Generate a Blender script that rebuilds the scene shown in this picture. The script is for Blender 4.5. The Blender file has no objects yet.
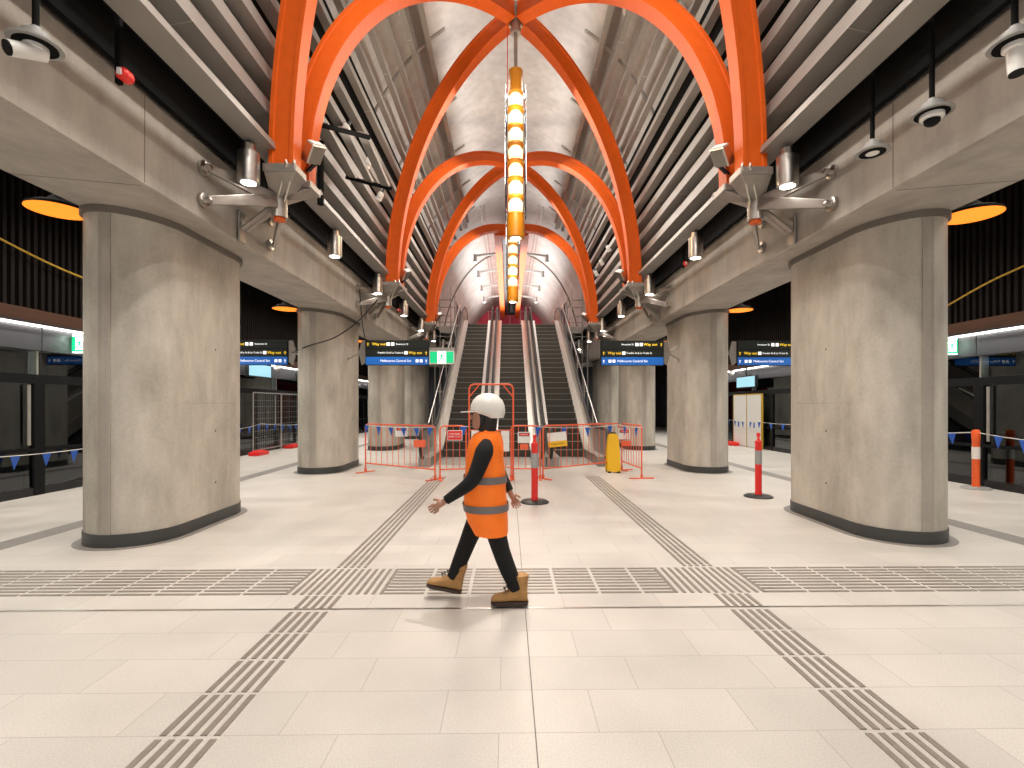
import bpy, bmesh, math, random
from mathutils import Vector, Matrix, Euler
random.seed(7)
R = math.radians
SC = bpy.context.scene
COL = SC.collection

# ------------------------------------------------------------------ camera
F = 490.0
YAW = 0.8
CAMX, CAMZ = -0.145, 1.60
cam_d = bpy.data.cameras.new('camera')
cam_d.sensor_width = 36.0
cam_d.lens = 36.0 * F / 1024
cam_d.shift_x = -3.0 / 1024
cam_d.shift_y = 21.0 / 1024
cam_d.clip_end = 200
cam = bpy.data.objects.new('camera', cam_d)
COL.objects.link(cam)
cam.location = (CAMX, 0, CAMZ)
cam.rotation_euler = (R(90), 0, R(-YAW))
SC.camera = cam

# ------------------------------------------------------------------ view / world
SC.view_settings.view_transform = 'Standard'
SC.view_settings.look = 'None'
SC.view_settings.gamma = 1
SC.view_settings.use_curve_mapping = False
SC.view_settings.exposure = 0.38
w = bpy.data.worlds.new('world'); SC.world = w; w.use_nodes = True
w.node_tree.nodes['Background'].inputs[0].default_value = (1.0, 0.965, 0.92, 1)
w.node_tree.nodes['Background'].inputs[1].default_value = 0.8
SC.cycles.max_bounces = 8
SC.cycles.sample_clamp_indirect = 6

WARM = (1.0, 0.90, 0.78)
def area(name, loc, size, power, rot=(0, 0, 0), col=WARM, spread=180):
    l = bpy.data.lights.new(name, 'AREA'); l.shape = 'RECTANGLE'
    l.size, l.size_y = size; l.energy = power; l.color = col; l.spread = R(spread)
    o = bpy.data.objects.new(name, l); COL.objects.link(o)
    o.location = loc; o.rotation_euler = rot
    return o
def spot(name, loc, power, target, angle=80, blend=.6, size=.06, col=WARM):
    l = bpy.data.lights.new(name, 'SPOT'); l.energy = power; l.color = col
    l.spot_size = R(angle); l.spot_blend = blend; l.shadow_soft_size = size
    o = bpy.data.objects.new(name, l); COL.objects.link(o)
    o.location = loc
    d = Vector(target) - Vector(loc)
    o.rotation_euler = d.to_track_quat('-Z', 'Y').to_euler()
    return o
# added fill lights at the vault crown and over the platforms, without fittings
for s in (-1, 1):
    area('crown_fill_down', (s * 0.8, 3.4, 8.3), (0.4, 7), 250, (0, R(-s * 22), 0), (1, .94, .86))
    area('crown_fill_down', (s * 0.8, 15.0, 8.3), (0.4, 11), 230, (0, R(-s * 22), 0), (1, .94, .86))
    area('crown_fill_up', (s * 1.2, 3.0, 9.3), (0.5, 16), 42, (0, R(180 - s * 20), 0), (1, .95, .91))  # added to brighten the vault concrete above the baffles
    area('crown_fill_up', (s * 1.2, 15.0, 9.3), (0.5, 11), 36, (0, R(180 - s * 20), 0), (1, .95, .91))
    area('platform_fill', (s * 6.6, 1.0, 5.6), (0.8, 12), 170, (0, R(-s * 6), 0), (1, .93, .84), 130)
    area('platform_fill', (s * 6.6, 17.0, 5.6), (0.8, 19), 330, (0, R(-s * 6), 0), (1, .93, .84), 130)
spot('crown_spot', (0.6, 5.3, 8.3), 800, (-.1, 4.0, 0), 56, .8, .12, (1, .94, .86))
area('vault_light_concourse', (0, 31, 9.8), (4, 14), 420, (0, 0, 0), (1, .96, .93))  # added broad light standing in for the arm downlights
area('concourse_fill_up', (0, 30, 8.2), (3.0, 14), 480, (R(180), 0, 0), (1, .96, .93))  # added fill that brightens the far vault, no fitting here

# ------------------------------------------------------------------ materials
def mat(name, col, rough=.5, metal=0., spec=None, noise=0., nscale=8., bump=0., bscale=40., stretch=(1, 1, 1), emit=None, estr=0., coat=0.):
    m = bpy.data.materials.new(name); m.use_nodes = True
    nt = m.node_tree; p = nt.nodes['Principled BSDF']
    p.inputs['Base Color'].default_value = (*col, 1)
    p.inputs['Roughness'].default_value = rough
    p.inputs['Metallic'].default_value = metal
    if spec is not None: p.inputs['Specular IOR Level'].default_value = spec
    if coat: p.inputs['Coat Weight'].default_value = coat
    if emit:
        p.inputs['Emission Color'].default_value = (*emit, 1); p.inputs['Emission Strength'].default_value = estr
    tc = nt.nodes.new('ShaderNodeTexCoord'); mp = nt.nodes.new('ShaderNodeMapping')
    mp.inputs['Scale'].default_value = stretch
    nt.links.new(tc.outputs['Object'], mp.inputs['Vector'])
    n = nt.nodes.new('ShaderNodeTexNoise'); n.inputs['Scale'].default_value = nscale; n.inputs['Detail'].default_value = 6
    nt.links.new(mp.outputs[0], n.inputs['Vector'])
    r = nt.nodes.new('ShaderNodeMapRange')
    r.inputs['From Min'].default_value = .3; r.inputs['From Max'].default_value = .7
    r.inputs['To Min'].default_value = 1 - noise; r.inputs['To Max'].default_value = 1 + noise
    nt.links.new(n.outputs['Fac'], r.inputs['Value'])
    mx = nt.nodes.new('ShaderNodeMix'); mx.data_type = 'RGBA'; mx.blend_type = 'MULTIPLY'; mx.inputs[0].default_value = 1
    mx.inputs[6].default_value = (*col, 1)
    nt.links.new(r.outputs[0], mx.inputs[7])
    nt.links.new(mx.outputs[2], p.inputs['Base Color'])
    if bump:
        n2 = nt.nodes.new('ShaderNodeTexNoise'); n2.inputs['Scale'].default_value = bscale; n2.inputs['Detail'].default_value = 4
        nt.links.new(tc.outputs['Object'], n2.inputs['Vector'])
        b = nt.nodes.new('ShaderNodeBump'); b.inputs['Strength'].default_value = bump; b.inputs['Distance'].default_value = .01
        nt.links.new(n2.outputs['Fac'], b.inputs['Height']); nt.links.new(b.outputs[0], p.inputs['Normal'])
    return m

def concrete(name, c1, c2, rough=.62, lines=True):
    m = bpy.data.materials.new(name); m.use_nodes = True
    nt = m.node_tree; L = nt.links; p = nt.nodes['Principled BSDF']; p.inputs['Roughness'].default_value = rough
    p.inputs['Specular IOR Level'].default_value = .35
    tc = nt.nodes.new('ShaderNodeTexCoord')
    def noise(scale, st, detail=6, rgh=.55):
        mp = nt.nodes.new('ShaderNodeMapping'); mp.inputs['Scale'].default_value = st
        L.new(tc.outputs['Object'], mp.inputs[0])
        n = nt.nodes.new('ShaderNodeTexNoise'); n.inputs['Scale'].default_value = scale; n.inputs['Detail'].default_value = detail
        n.inputs['Roughness'].default_value = rgh
        L.new(mp.outputs[0], n.inputs['Vector']); return n
    a = noise(1.3, (1, 1, .7)); b = noise(5, (1, 1, .28)); c = noise(28, (1, 1, 1), 3)
    def math_(op, x, y):
        k = nt.nodes.new('ShaderNodeMath'); k.operation = op
        for i, v in enumerate((x, y)):
            if isinstance(v, (int, float)): k.inputs[i].default_value = v
            else: L.new(v, k.inputs[i])
        return k.outputs[0]
    s = math_('ADD', math_('MULTIPLY', a.outputs['Fac'], .5), math_('ADD', math_('MULTIPLY', b.outputs['Fac'], .38), math_('MULTIPLY', c.outputs['Fac'], .12)))
    cr = nt.nodes.new('ShaderNodeValToRGB'); cr.color_ramp.elements[0].position = .36; cr.color_ramp.elements[1].position = .64
    cr.color_ramp.elements[0].color = (*c1, 1); cr.color_ramp.elements[1].color = (*c2, 1)
    L.new(s, cr.inputs[0]); L.new(cr.outputs[0], p.inputs['Base Color'])
    bp = nt.nodes.new('ShaderNodeBump'); bp.inputs['Strength'].default_value = .12; bp.inputs['Distance'].default_value = .02
    L.new(c.outputs['Fac'], bp.inputs['Height']); L.new(bp.outputs[0], p.inputs['Normal'])
    return m

def floor_mat():
    m = bpy.data.materials.new('terrazzo_tiles'); m.use_nodes = True
    nt = m.node_tree; L = nt.links; p = nt.nodes['Principled BSDF']
    tc = nt.nodes.new('ShaderNodeTexCoord')
    mp = nt.nodes.new('ShaderNodeMapping'); mp.inputs['Location'].default_value = (0.19, -2.39 + .36 * 20, 0)
    L.new(tc.outputs['Object'], mp.inputs[0])
    br = nt.nodes.new('ShaderNodeTexBrick'); br.offset = .37; br.offset_frequency = 2
    br.inputs['Scale'].default_value = 1; br.inputs['Brick Width'].default_value = .78; br.inputs['Row Height'].default_value = .36
    br.inputs['Mortar Size'].default_value = .0028; br.inputs['Mortar Smooth'].default_value = .2
    br.inputs['Color1'].default_value = (.58, .545, .50, 1); br.inputs['Color2'].default_value = (.53, .50, .46, 1)
    br.inputs['Mortar'].default_value = (.40, .365, .33, 1)
    L.new(mp.outputs[0], br.inputs['Vector'])
    n = nt.nodes.new('ShaderNodeTexNoise'); n.inputs['Scale'].default_value = 110; n.inputs['Detail'].default_value = 3
    L.new(tc.outputs['Object'], n.inputs['Vector'])
    n2 = nt.nodes.new('ShaderNodeTexNoise'); n2.inputs['Scale'].default_value = 1.6; n2.inputs['Detail'].default_value = 6
    L.new(tc.outputs['Object'], n2.inputs['Vector'])
    def rng(src, lo, hi):
        r = nt.nodes.new('ShaderNodeMapRange'); r.inputs['From Min'].default_value = .32; r.inputs['From Max'].default_value = .68
        r.inputs['To Min'].default_value = lo; r.inputs['To Max'].default_value = hi; L.new(src, r.inputs[0]); return r.outputs[0]
    cur = br.outputs['Color']
    for src, lo, hi in ((n.outputs['Fac'], .90, 1.08), (n2.outputs['Fac'], .93, 1.05)):
        mx = nt.nodes.new('ShaderNodeMix'); mx.data_type = 'RGBA'; mx.blend_type = 'MULTIPLY'; mx.inputs[0].default_value = 1
        L.new(cur, mx.inputs[6]); L.new(rng(src, lo, hi), mx.inputs[7]); cur = mx.outputs[2]
    L.new(cur, p.inputs['Base Color'])
    L.new(rng(n2.outputs['Fac'], .32, .5), p.inputs['Roughness'])
    p.inputs['Specular IOR Level'].default_value = .4
    return m

def glass_mat(name, tint=(.30, .34, .34), refl=.0, ior=1.5):
    m = bpy.data.materials.new(name); m.use_nodes = True
    nt = m.node_tree; nt.nodes.clear(); L = nt.links
    out = nt.nodes.new('ShaderNodeOutputMaterial'); t = nt.nodes.new('ShaderNodeBsdfTransparent'); g = nt.nodes.new('ShaderNodeBsdfGlossy')
    t.inputs[0].default_value = (*tint, 1); g.inputs['Roughness'].default_value = .02; g.inputs[0].default_value = (.9, .95, 1, 1)
    fr = nt.nodes.new('ShaderNodeFresnel'); fr.inputs[0].default_value = ior
    ad = nt.nodes.new('ShaderNodeMath'); ad.operation = 'ADD'; ad.use_clamp = True; ad.inputs[1].default_value = refl; L.new(fr.outputs[0], ad.inputs[0])
    mx = nt.nodes.new('ShaderNodeMixShader'); L.new(ad.outputs[0], mx.inputs[0]); L.new(t.outputs[0], mx.inputs[1]); L.new(g.outputs[0], mx.inputs[2])
    L.new(mx.outputs[0], out.inputs[0])
    return m

M = dict(
    floor=floor_mat(),
    conc=concrete('pale_concrete', (.33, .30, .25), (.58, .535, .465)),
    conc_beam=concrete('beam_concrete', (.30, .27, .235), (.46, .415, .365)),
    vault=concrete('vault_concrete', (.42, .40, .38), (.60, .58, .56)),
    skirt=mat('charcoal_skirting', (.045, .047, .045), .45),
    rebate=mat('brown_grey_joint', (.16, .14, .12), .7),  # flat brown-grey for beam joints, pier top moulding and floor joint
    orange=mat('orange_paint', (.62, .092, .004), .5, 0, .3, noise=.05),
    baffle=mat('bronze_grey_aluminium', (.29, .272, .25), .40, .35, noise=.06, nscale=3),
    baffle2=mat('bronze_grey_return', (.16, .145, .13), .5, .3),
    black=mat('matt_black', (.004, .004, .004), .8, 0, .1),
    dark=mat('dark_metal', (.03, .03, .032), .4, .5),
    steel=mat('brushed_steel', (.55, .52, .49), .28, 1., noise=.08, stretch=(1, 1, 14)),
    castst=mat('satin_bracket_steel', (.36, .33, .30), .42, .8, noise=.08),
    alu=mat('satin_aluminium', (.55, .525, .48), .42, .8, noise=.05),
    tactile=mat('bronze_tactile_bar', (.30, .265, .23), .42, .4, noise=.1, nscale=20),
    tacttile=mat('tactile_dot_grey', (.23, .21, .19), .5, noise=.1),
    batten=mat('dark_timber_batten', (.013, .009, .007), .7, 0, .2, noise=.3, stretch=(4, 4, .4)),
    wood=mat('warm_timber_trim', (.10, .045, .024), .5, noise=.2, stretch=(1, .2, 8)),
    header=mat('grey_header_panel', (.08, .08, .09), .3, .5),
    psd=mat('black_screen_frame', (.004, .004, .005), .6, 0, .2),
    glass=glass_mat('dark_screen_glass', (.55, .60, .58), .05),
    clear=glass_mat('clear_glass', (.96, .96, .94), -.015, 1.15),
    led=mat('led_strip', (1, 1, 1), .5, emit=(1, .93, .84), estr=9),
    lamp=mat('lamp_lens', (1, 1, 1), .5, emit=(1, .95, .88), estr=14),
    glow=mat('warm_lamp_core', (1, .8, .5), .5, emit=(1, .70, .38), estr=1.25),
    amber=mat('amber_enamel', (.50, .20, .008), .35),
    amberglow=mat('orange_shade_inside', (.9, .25, .02), .5, emit=(1, .25, .012), estr=1.0),
    white=mat('white_plastic', (.78, .77, .74), .35),
    grey=mat('grey_plastic', (.30, .295, .28), .45),
    rubber=mat('black_rubber', (.015, .015, .015), .5),
    step=mat('escalator_step_metal', (.060, .056, .048), .5, .5, noise=.1, stretch=(30, 1, 1)),
    stepedge=mat('step_edge', (.42, .40, .32), .4, .5),
    escclad=mat('escalator_cladding_steel', (.36, .345, .325), .48, .8, noise=.06),
    red=mat('red_plastic', (.78, .022, .018), .4),
    redorange=mat('orange_plastic', (.88, .12, .02), .4),
    refl=mat('silver_reflective_tape', (.36, .36, .36), .35, .2),
    bwhite=mat('bollard_white_band', (.80, .74, .68), .4),
    barrier=mat('orange_barrier_paint', (.80, .13, .05), .45),
    blue=mat('blue_pennant', (.015, .10, .50), .5),
    bluesign=mat('blue_sign_face', (.01, .13, .52), .4, emit=(.01, .13, .52), estr=.15),
    blacksign=mat('black_sign_face', (.006, .009, .007), .4),
    ywhite=mat('sign_lettering_white', (.8, .8, .8), .5, emit=(.9, .9, .9), estr=.7),
    yyellow=mat('sign_lettering_yellow', (.8, .55, .02), .5, emit=(.95, .6, .02), estr=.7),
    green=mat('exit_sign_green', (0, .42, .16), .5, emit=(0, .45, .17), estr=.75),
    exitwhite=mat('exit_sign_white', (.8, .9, .85), .5, emit=(.75, 1, .88), estr=.8),
    yellow=mat('yellow_plastic', (.85, .50, .01), .4),
    mural=mat('crimson_wall_panel', (.62, .03, .08), .45, noise=.25, nscale=1.5),
    pinkline=mat('pink_panel_joint', (.75, .35, .38), .5),
    screen=mat('lit_display_screen', (.3, .6, .75), .4, emit=(.30, .52, .62), estr=.6),
    skin=mat('skin', (.42, .22, .15), .5),
    hair=mat('black_hair', (.008, .007, .007), .55),
    cloth=mat('black_cloth', (.005, .005, .0055), .9, bump=.3, bscale=60),
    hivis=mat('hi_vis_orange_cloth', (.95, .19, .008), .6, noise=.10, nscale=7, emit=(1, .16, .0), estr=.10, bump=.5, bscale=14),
    tape=mat('grey_reflective_tape', (.17, .15, .15), .5),
    boot=mat('tan_nubuck', (.42, .225, .075), .65, noise=.15, nscale=20),
    sole=mat('boot_sole', (.05, .03, .02), .6),
    helmet=mat('white_hard_hat', (.80, .77, .72), .28),
    tunnel=mat('tunnel_wall_grey', (.16, .155, .145), .7, noise=.25, nscale=3),
    cable_y=mat('yellow_cable', (.55, .33, .03), .5),
    skyblue=mat('tunnel_pipe', (.35, .34, .32), .5),
)

# ------------------------------------------------------------------ mesh helpers
class B:
    def __init__(s): s.v = []; s.f = []; s.mi = []
    def add(s, vs, fs, mi=0):
        n = len(s.v); s.v += [tuple(v) for v in vs]
        s.f += [tuple(i + n for i in f) for f in fs]; s.mi += [mi] * len(fs); return s
    def box(s, c, d, rot=None, mi=0):
        x, y, z = d[0] / 2, d[1] / 2, d[2] / 2
        vs = [Vector((a * x, b * y, e * z)) for e in (-1, 1) for b in (-1, 1) for a in (-1, 1)]
        if rot is not None:
            mt = rot if isinstance(rot, Matrix) else Euler(rot).to_matrix()
            vs = [mt @ v for v in vs]
        c = Vector(c)
        return s.add([v + c for v in vs], [(0, 2, 3, 1), (4, 5, 7, 6), (0, 1, 5, 4), (2, 6, 7, 3), (0, 4, 6, 2), (1, 3, 7, 5)], mi)
    def bx(s, x0, x1, y0, y1, z0, z1, mi=0):
        return s.box(((x0 + x1) / 2, (y0 + y1) / 2, (z0 + z1) / 2), (abs(x1 - x0), abs(y1 - y0), abs(z1 - z0)), None, mi)
    def bar(s, p, q, w, h, mi=0, up=(0, 0, 1)):
        p, q = Vector(p), Vector(q); d = q - p; L = d.length; d.normalize()
        u = Vector(up); sx = d.cross(u)
        if sx.length < 1e-4: sx = d.cross(Vector((0, 1, 0)))
        sx.normalize(); uz = sx.cross(d)
        mt = Matrix((sx, d, uz)).transposed()
        return s.box((p + q) / 2, (w, L, h), mt, mi)
    def rings(s, rs, cap=True, mi=0, close=True):
        n = len(rs[0]); vs = [v for r in rs for v in r]; fs = []
        for i in range(len(rs) - 1):
            for j in range(n if close else n - 1):
                k = (j + 1) % n
                fs.append((i * n + j, i * n + k, (i + 1) * n + k, (i + 1) * n + j))
        if cap:
            fs.append(tuple(reversed(range(n)))); fs.append(tuple(range((len(rs) - 1) * n, len(rs) * n)))
        return s.add(vs, fs, mi)
    def tube(s, pts, r, n=8, mi=0, cap=True):
        pts = [Vector(p) for p in pts]; rs = []
        rr = r if isinstance(r, (list, tuple)) else [r] * len(pts)
        ref = None
        for i, p in enumerate(pts):
            d = (pts[min(i + 1, len(pts) - 1)] - pts[max(i - 1, 0)]).normalized()
            if ref is None:
                ref = d.cross(Vector((0, 0, 1)))
                if ref.length < 1e-3: ref = d.cross(Vector((0, 1, 0)))
            a = ref - d * ref.dot(d); a.normalize(); ref = a; b = d.cross(a)
            rs.append([p + (a * math.cos(t) + b * math.sin(t)) * rr[i] for t in [2 * math.pi * k / n for k in range(n)]])
        return s.rings(rs, cap, mi)
    def lathe(s, prof, c=(0, 0, 0), n=24, axis='Z', mi=0, cap=True, mt=None):
        c = Vector(c); rs = []
        for r, z in prof:
            ring = []
            for k in range(n):
                t = 2 * math.pi * k / n
                v = Vector((r * math.cos(t), r * math.sin(t), z))
                if axis == 'Y': v = Vector((v.x, v.z, -v.y))
                if axis == 'X': v = Vector((v.z, v.x, v.y))
                if mt is not None: v = mt @ v
                ring.append(c + v)
            rs.append(ring)
        return s.rings(rs, cap, mi)
    def prism(s, poly, d, mi=0):
        d = Vector(d); rs = [[Vector(p) for p in poly], [Vector(p) + d for p in poly]]
        return s.rings(rs, True, mi)
    def obj(s, name, mats, parent=None, smooth=False, bevel=0, loc=None):
        me = bpy.data.meshes.new(name); me.from_pydata(s.v, [], s.f); me.validate()
        for m in (mats if isinstance(mats, (list, tuple)) else [mats]): me.materials.append(m)
        if len(me.polygons) == len(s.mi):
            me.polygons.foreach_set('material_index', s.mi)
        bm = bmesh.new(); bm.from_mesh(me); bmesh.ops.recalc_face_normals(bm, faces=bm.faces); bm.to_mesh(me); bm.free()
        o = bpy.data.objects.new(name, me); COL.objects.link(o)
        if parent: o.parent = parent
        if loc: o.location = loc
        if smooth:
            me.polygons.foreach_set('use_smooth', [True] * len(me.polygons))
            e = o.modifiers.new('edges', 'EDGE_SPLIT'); e.split_angle = R(38)
        if bevel:
            b = o.modifiers.new('bevel', 'BEVEL'); b.width = bevel; b.segments = 2; b.limit_method = 'ANGLE'; b.angle_limit = R(40)
        return o

def tag(o, label, cat, group=None, kind=None):
    o['label'] = label; o['category'] = cat
    if group: o['group'] = group
    if kind: o['kind'] = kind
    return o
def thing(name, label, cat, loc=(0, 0, 0), rz=0, group=None):
    o = bpy.data.objects.new(name, None); COL.objects.link(o)
    o.location = loc; o.rotation_euler = (0, 0, rz); o.empty_display_size = .2
    return tag(o, label, cat, group)
def struct(name, b, m, **k):
    o = b.obj(name, m, **k); o['kind'] = 'structure'; return o
def dup(o, label=None, loc=None, rz=None, scale=None):
    c = o.copy(); COL.objects.link(c)
    if label: c['label'] = label
    if loc: c.location = loc
    if rz is not None: c.rotation_euler = (0, 0, rz)
    if scale: c.scale = scale
    for ch in list(o.children):
        d = ch.copy(); COL.objects.link(d); d.parent = c
        for g in list(ch.children):
            e = g.copy(); COL.objects.link(e); e.parent = d
    return c
def side(s): return 'left' if s < 0 else 'right'

Y0, Y1 = -6.0, 26.5      # platform hall, back to front
XB, ZB0, ZB1 = 3.71, 3.75, 4.63   # beam inner face, underside, top
XO = 5.03
BAYS = [6.55 + 5.85 * k for k in range(-1, 4)]    # bracket and column lines
PX = {-1: -8.55, 1: 9.15}                          # platform screen planes

# ------------------------------------------------------------------ floor
struct('floor', B().bx(-11, 11.6, Y0, 42, -.3, 0), M['floor'])
# ------------------------------------------------------------------ vault
def ell(a, b, zc, t): return (a * math.cos(t), zc + b * math.sin(t))
bv = B()
rs = []
for yy in (Y0, 42):
    inner = [Vector((x, yy, z)) for x, z in [ell(3.85, 5.65, 4.6, math.pi * k / 60) for k in range(61)]]
    outer = [Vector((x, yy, z)) for x, z in [ell(4.1, 5.9, 4.6, math.pi * k / 60) for k in reversed(range(61))]]
    rs.append(inner + outer)
bv.rings(rs, True)
struct('ceiling', bv, M['vault'], smooth=True)
# concrete joints on the far vault
for s in (-1, 1):
    for t in (70, 72.5):
        bj = B(); x, z = ell(3.83, 5.63, 4.6, R(t)); bj.box((s * x, 31, z), (.05, 21, .03), (0, R(s * (90 - t)), 0))
        o = struct('trim_1', bj, M['baffle']);
def ring_arc(y, a, b, r, m, name, t0=0, t1=180):
    pts = [(x, y, z) for x, z in [ell(a, b, 4.6, R(t0 + (t1 - t0) * k / 40)) for k in range(41)]]
    return struct(name, B().tube(pts, r, 6), m)
ring_arc(27.5, 3.84, 5.62, .05, M['baffle2'], 'trim_2')
# end wall of the concourse
wl = B(); wl.rings([[Vector((x, yy, z)) for x, z in [(4.2, 0)] + [ell(4.0, 5.8, 4.6, math.pi * k / 30) for k in range(31)] + [(-4.2, 0)]] for yy in (41.5, 41.8)])
struct('wall_back', wl, M['mural'])
gl = B()
for k in range(-4, 5):
    gl.box((k * .9, 41.46, 8), (.07, .03, 6))
for k in range(4): gl.box((0, 41.46, 6.2 + k * 1.1), (8, .03, .07))
struct('trim_3', gl, M['pinkline'])

# aisles: outer walls, ceilings
for s in (-1, 1):
    px = PX[s]
    b = B(); xw = px + s * .02
    b.bx(xw + s * .06, xw + s * .16, Y0, 42, 3.28, 6.0)
    struct('wall_' + side(s), b, M['black'])
    b = B(); n = int((34 - 1) / .135)
    for i in range(n):
        yy = 1 + i * .135
        b.bx(xw, xw + s * .06, yy, yy + .06, 3.3, 5.9)
    struct('wall_%s_battens' % side(s), b, M['batten'])
    b = B().bx(px + s * 1.9, px + s * 2.0, Y0, 42, -.3, 6.0)
    struct('wall_%s_tunnel' % side(s), b, M['tunnel'])
    struct('ceiling_aisle_' + side(s), B().bx(s * 3.9, px + s * 2, Y0, 42, 5.9, 6.1), M['black'])
    struct('ceiling_upstand_' + side(s), B().bx(s * 4.12, s * 4.3, Y0, 42, 4.6, 6.0), M['black'])
    struct('ceiling_slot_' + side(s), B().bx(s * 3.38, s * 4.12, Y0, 26.5, 5.0, 5.1), M['black'])
    # added black sheet so the gaps between the lower baffles stay dark
    bb = B(); rs = []
    for yy in (Y0, 21.0):
        i1 = [Vector((s * x, yy, z)) for x, z in [ell(3.60, 5.32, 4.6, R(.4 + 35.6 * k / 14)) for k in range(15)]]
        i2 = [Vector((s * x, yy, z)) for x, z in [ell(3.66, 5.38, 4.6, R(.4 + 35.6 * k / 14)) for k in reversed(range(15))]]
        rs.append(i1 + i2)
    bb.rings(rs); struct('ceiling_dark_backing_' + side(s), bb, M['black'])
# far cross wall closing the aisles
for s in (-1, 1):
    struct('wall_end_' + side(s), B().bx(s * 2.6, PX[s] + s * 2, 36, 36.2, 0, 6), M['header'])

# ------------------------------------------------------------------ concrete beams
SOFS = .085
def sof(x): return ZB0 + (x - XB) * SOFS
for s in (-1, 1):
    root = thing('concrete_beam', 'long raw concrete edge beam over the %s row of piers' % side(s), 'beam', (0, 0, 0), 0, 'concrete edge beams')
    b = B(); prof = [(XB, ZB0 + .02), (XB, ZB1), (XO, ZB1), (XO, sof(XO) + .02), (XO - .02, sof(XO - .02)), (XB + .02, sof(XB + .02))]
    b.prism([(s * x, Y0, z) for x, z in prof], (0, Y1 + 2 - Y0, 0)); b.obj('beam_body', M['conc_beam'], root)
    b = B()
    b.bx(s * (XB - .02), s * (XB + .05), Y0, Y1, ZB1, ZB1 + .05)
    b.obj('top_edge_trim', M['castst'], root)
    b = B()
    for k in range(5):
        yy = 4.85 + 5.85 * (k - 1)
        b.bx(s * (XB - .002), s * (XB + .02), yy, yy + .01, ZB0 + .03, ZB1)
        b.prism([(s * x, yy, sof(x) - .002) for x in (XB + .03, XO - .03)] + [(s * x, yy, sof(x) + .02) for x in (XO - .03, XB + .03)], (0, .01, 0))
    b.obj('beam_joint', M['rebate'], root)

# ------------------------------------------------------------------ piers
def obround(hl, r, n=16):
    pts = []
    for k in range(n + 1):
        t = math.pi * k / n; pts.append((r * math.cos(t), hl + r * math.sin(t)))
    for k in range(n + 1):
        t = math.pi + math.pi * k / n; pts.append((r * math.cos(t), -hl + r * math.sin(t)))
    return pts
PIER = None
names = ['nearest', 'second', 'third', 'farthest']
for s in (-1, 1):
    for i in range(4):
        yc = 6.63 + 5.83 * i
        if PIER is None:
            PIER = thing('concrete_pier', '', 'column', (0, 0, 0), 0, 'concrete piers')
            hl, r = .58, .52
            def ext(hl, r, z0, z1, b=None):
                b = b or B(); b.rings([[Vector((x, y, z if z < 3 else z + (sof(4.65 - x) - ZB0))) for x, y in obround(hl, r)] for z in (z0, z1)]); return b
            ext(hl, r, .02, ZB0 - .06).obj('shaft', M['conc'], PIER, smooth=True)
            ext(hl, r + .012, 0, .15).obj('skirting', M['skirt'], PIER, smooth=True)
            ext(hl, r + .10, 0, .004).obj('floor_ring', M['tacttile'], PIER)
            b = ext(hl, r + .035, ZB0 - .075, ZB0 - .001)
            b.obj('top_moulding', M['rebate'], PIER, smooth=True)
            for e in (-1, 1):
                b = B()
                for xx in (-.055, .055):
                    b.bx(xx - .012, xx + .012, e * (hl + r - .01), e * (hl + r + .008), .15, ZB0 - .0)
                b.bx(-.045, .045, e * (hl + r - .02), e * (hl + r + .004), .15, ZB0 - .0)
                b.obj('end_rebate', M['conc_beam'], PIER)
            b = B()
            for zz in (.55, 1.25, 2.35):
                for xs in (-1, 1):
                    b.lathe([(.012, -.002), (.012, .004)], (xs * (r), .1, zz), 10, 'X')
            b.obj('tie_hole', M['skirt'], PIER)
            b = B()
            for xs in (-1, 1): b.bx(xs * (r - .002), xs * (r + .001), -hl, hl, 1.62, 1.63)
            b.obj('pour_line', M['conc_beam'], PIER)
            p = PIER
        else:
            p = dup(PIER)
        p.location = (s * 4.65, yc, 0)
        p.rotation_euler = (0, 0, 0 if s < 0 else math.pi)
        p['label'] = '%s rounded concrete pier with dark skirting in the %s row' % (names[i], side(s))

# ------------------------------------------------------------------ baffles
def baffle(s, i, n):
    a, bb = 3.34, 4.95
    ts = i
    return None
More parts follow.
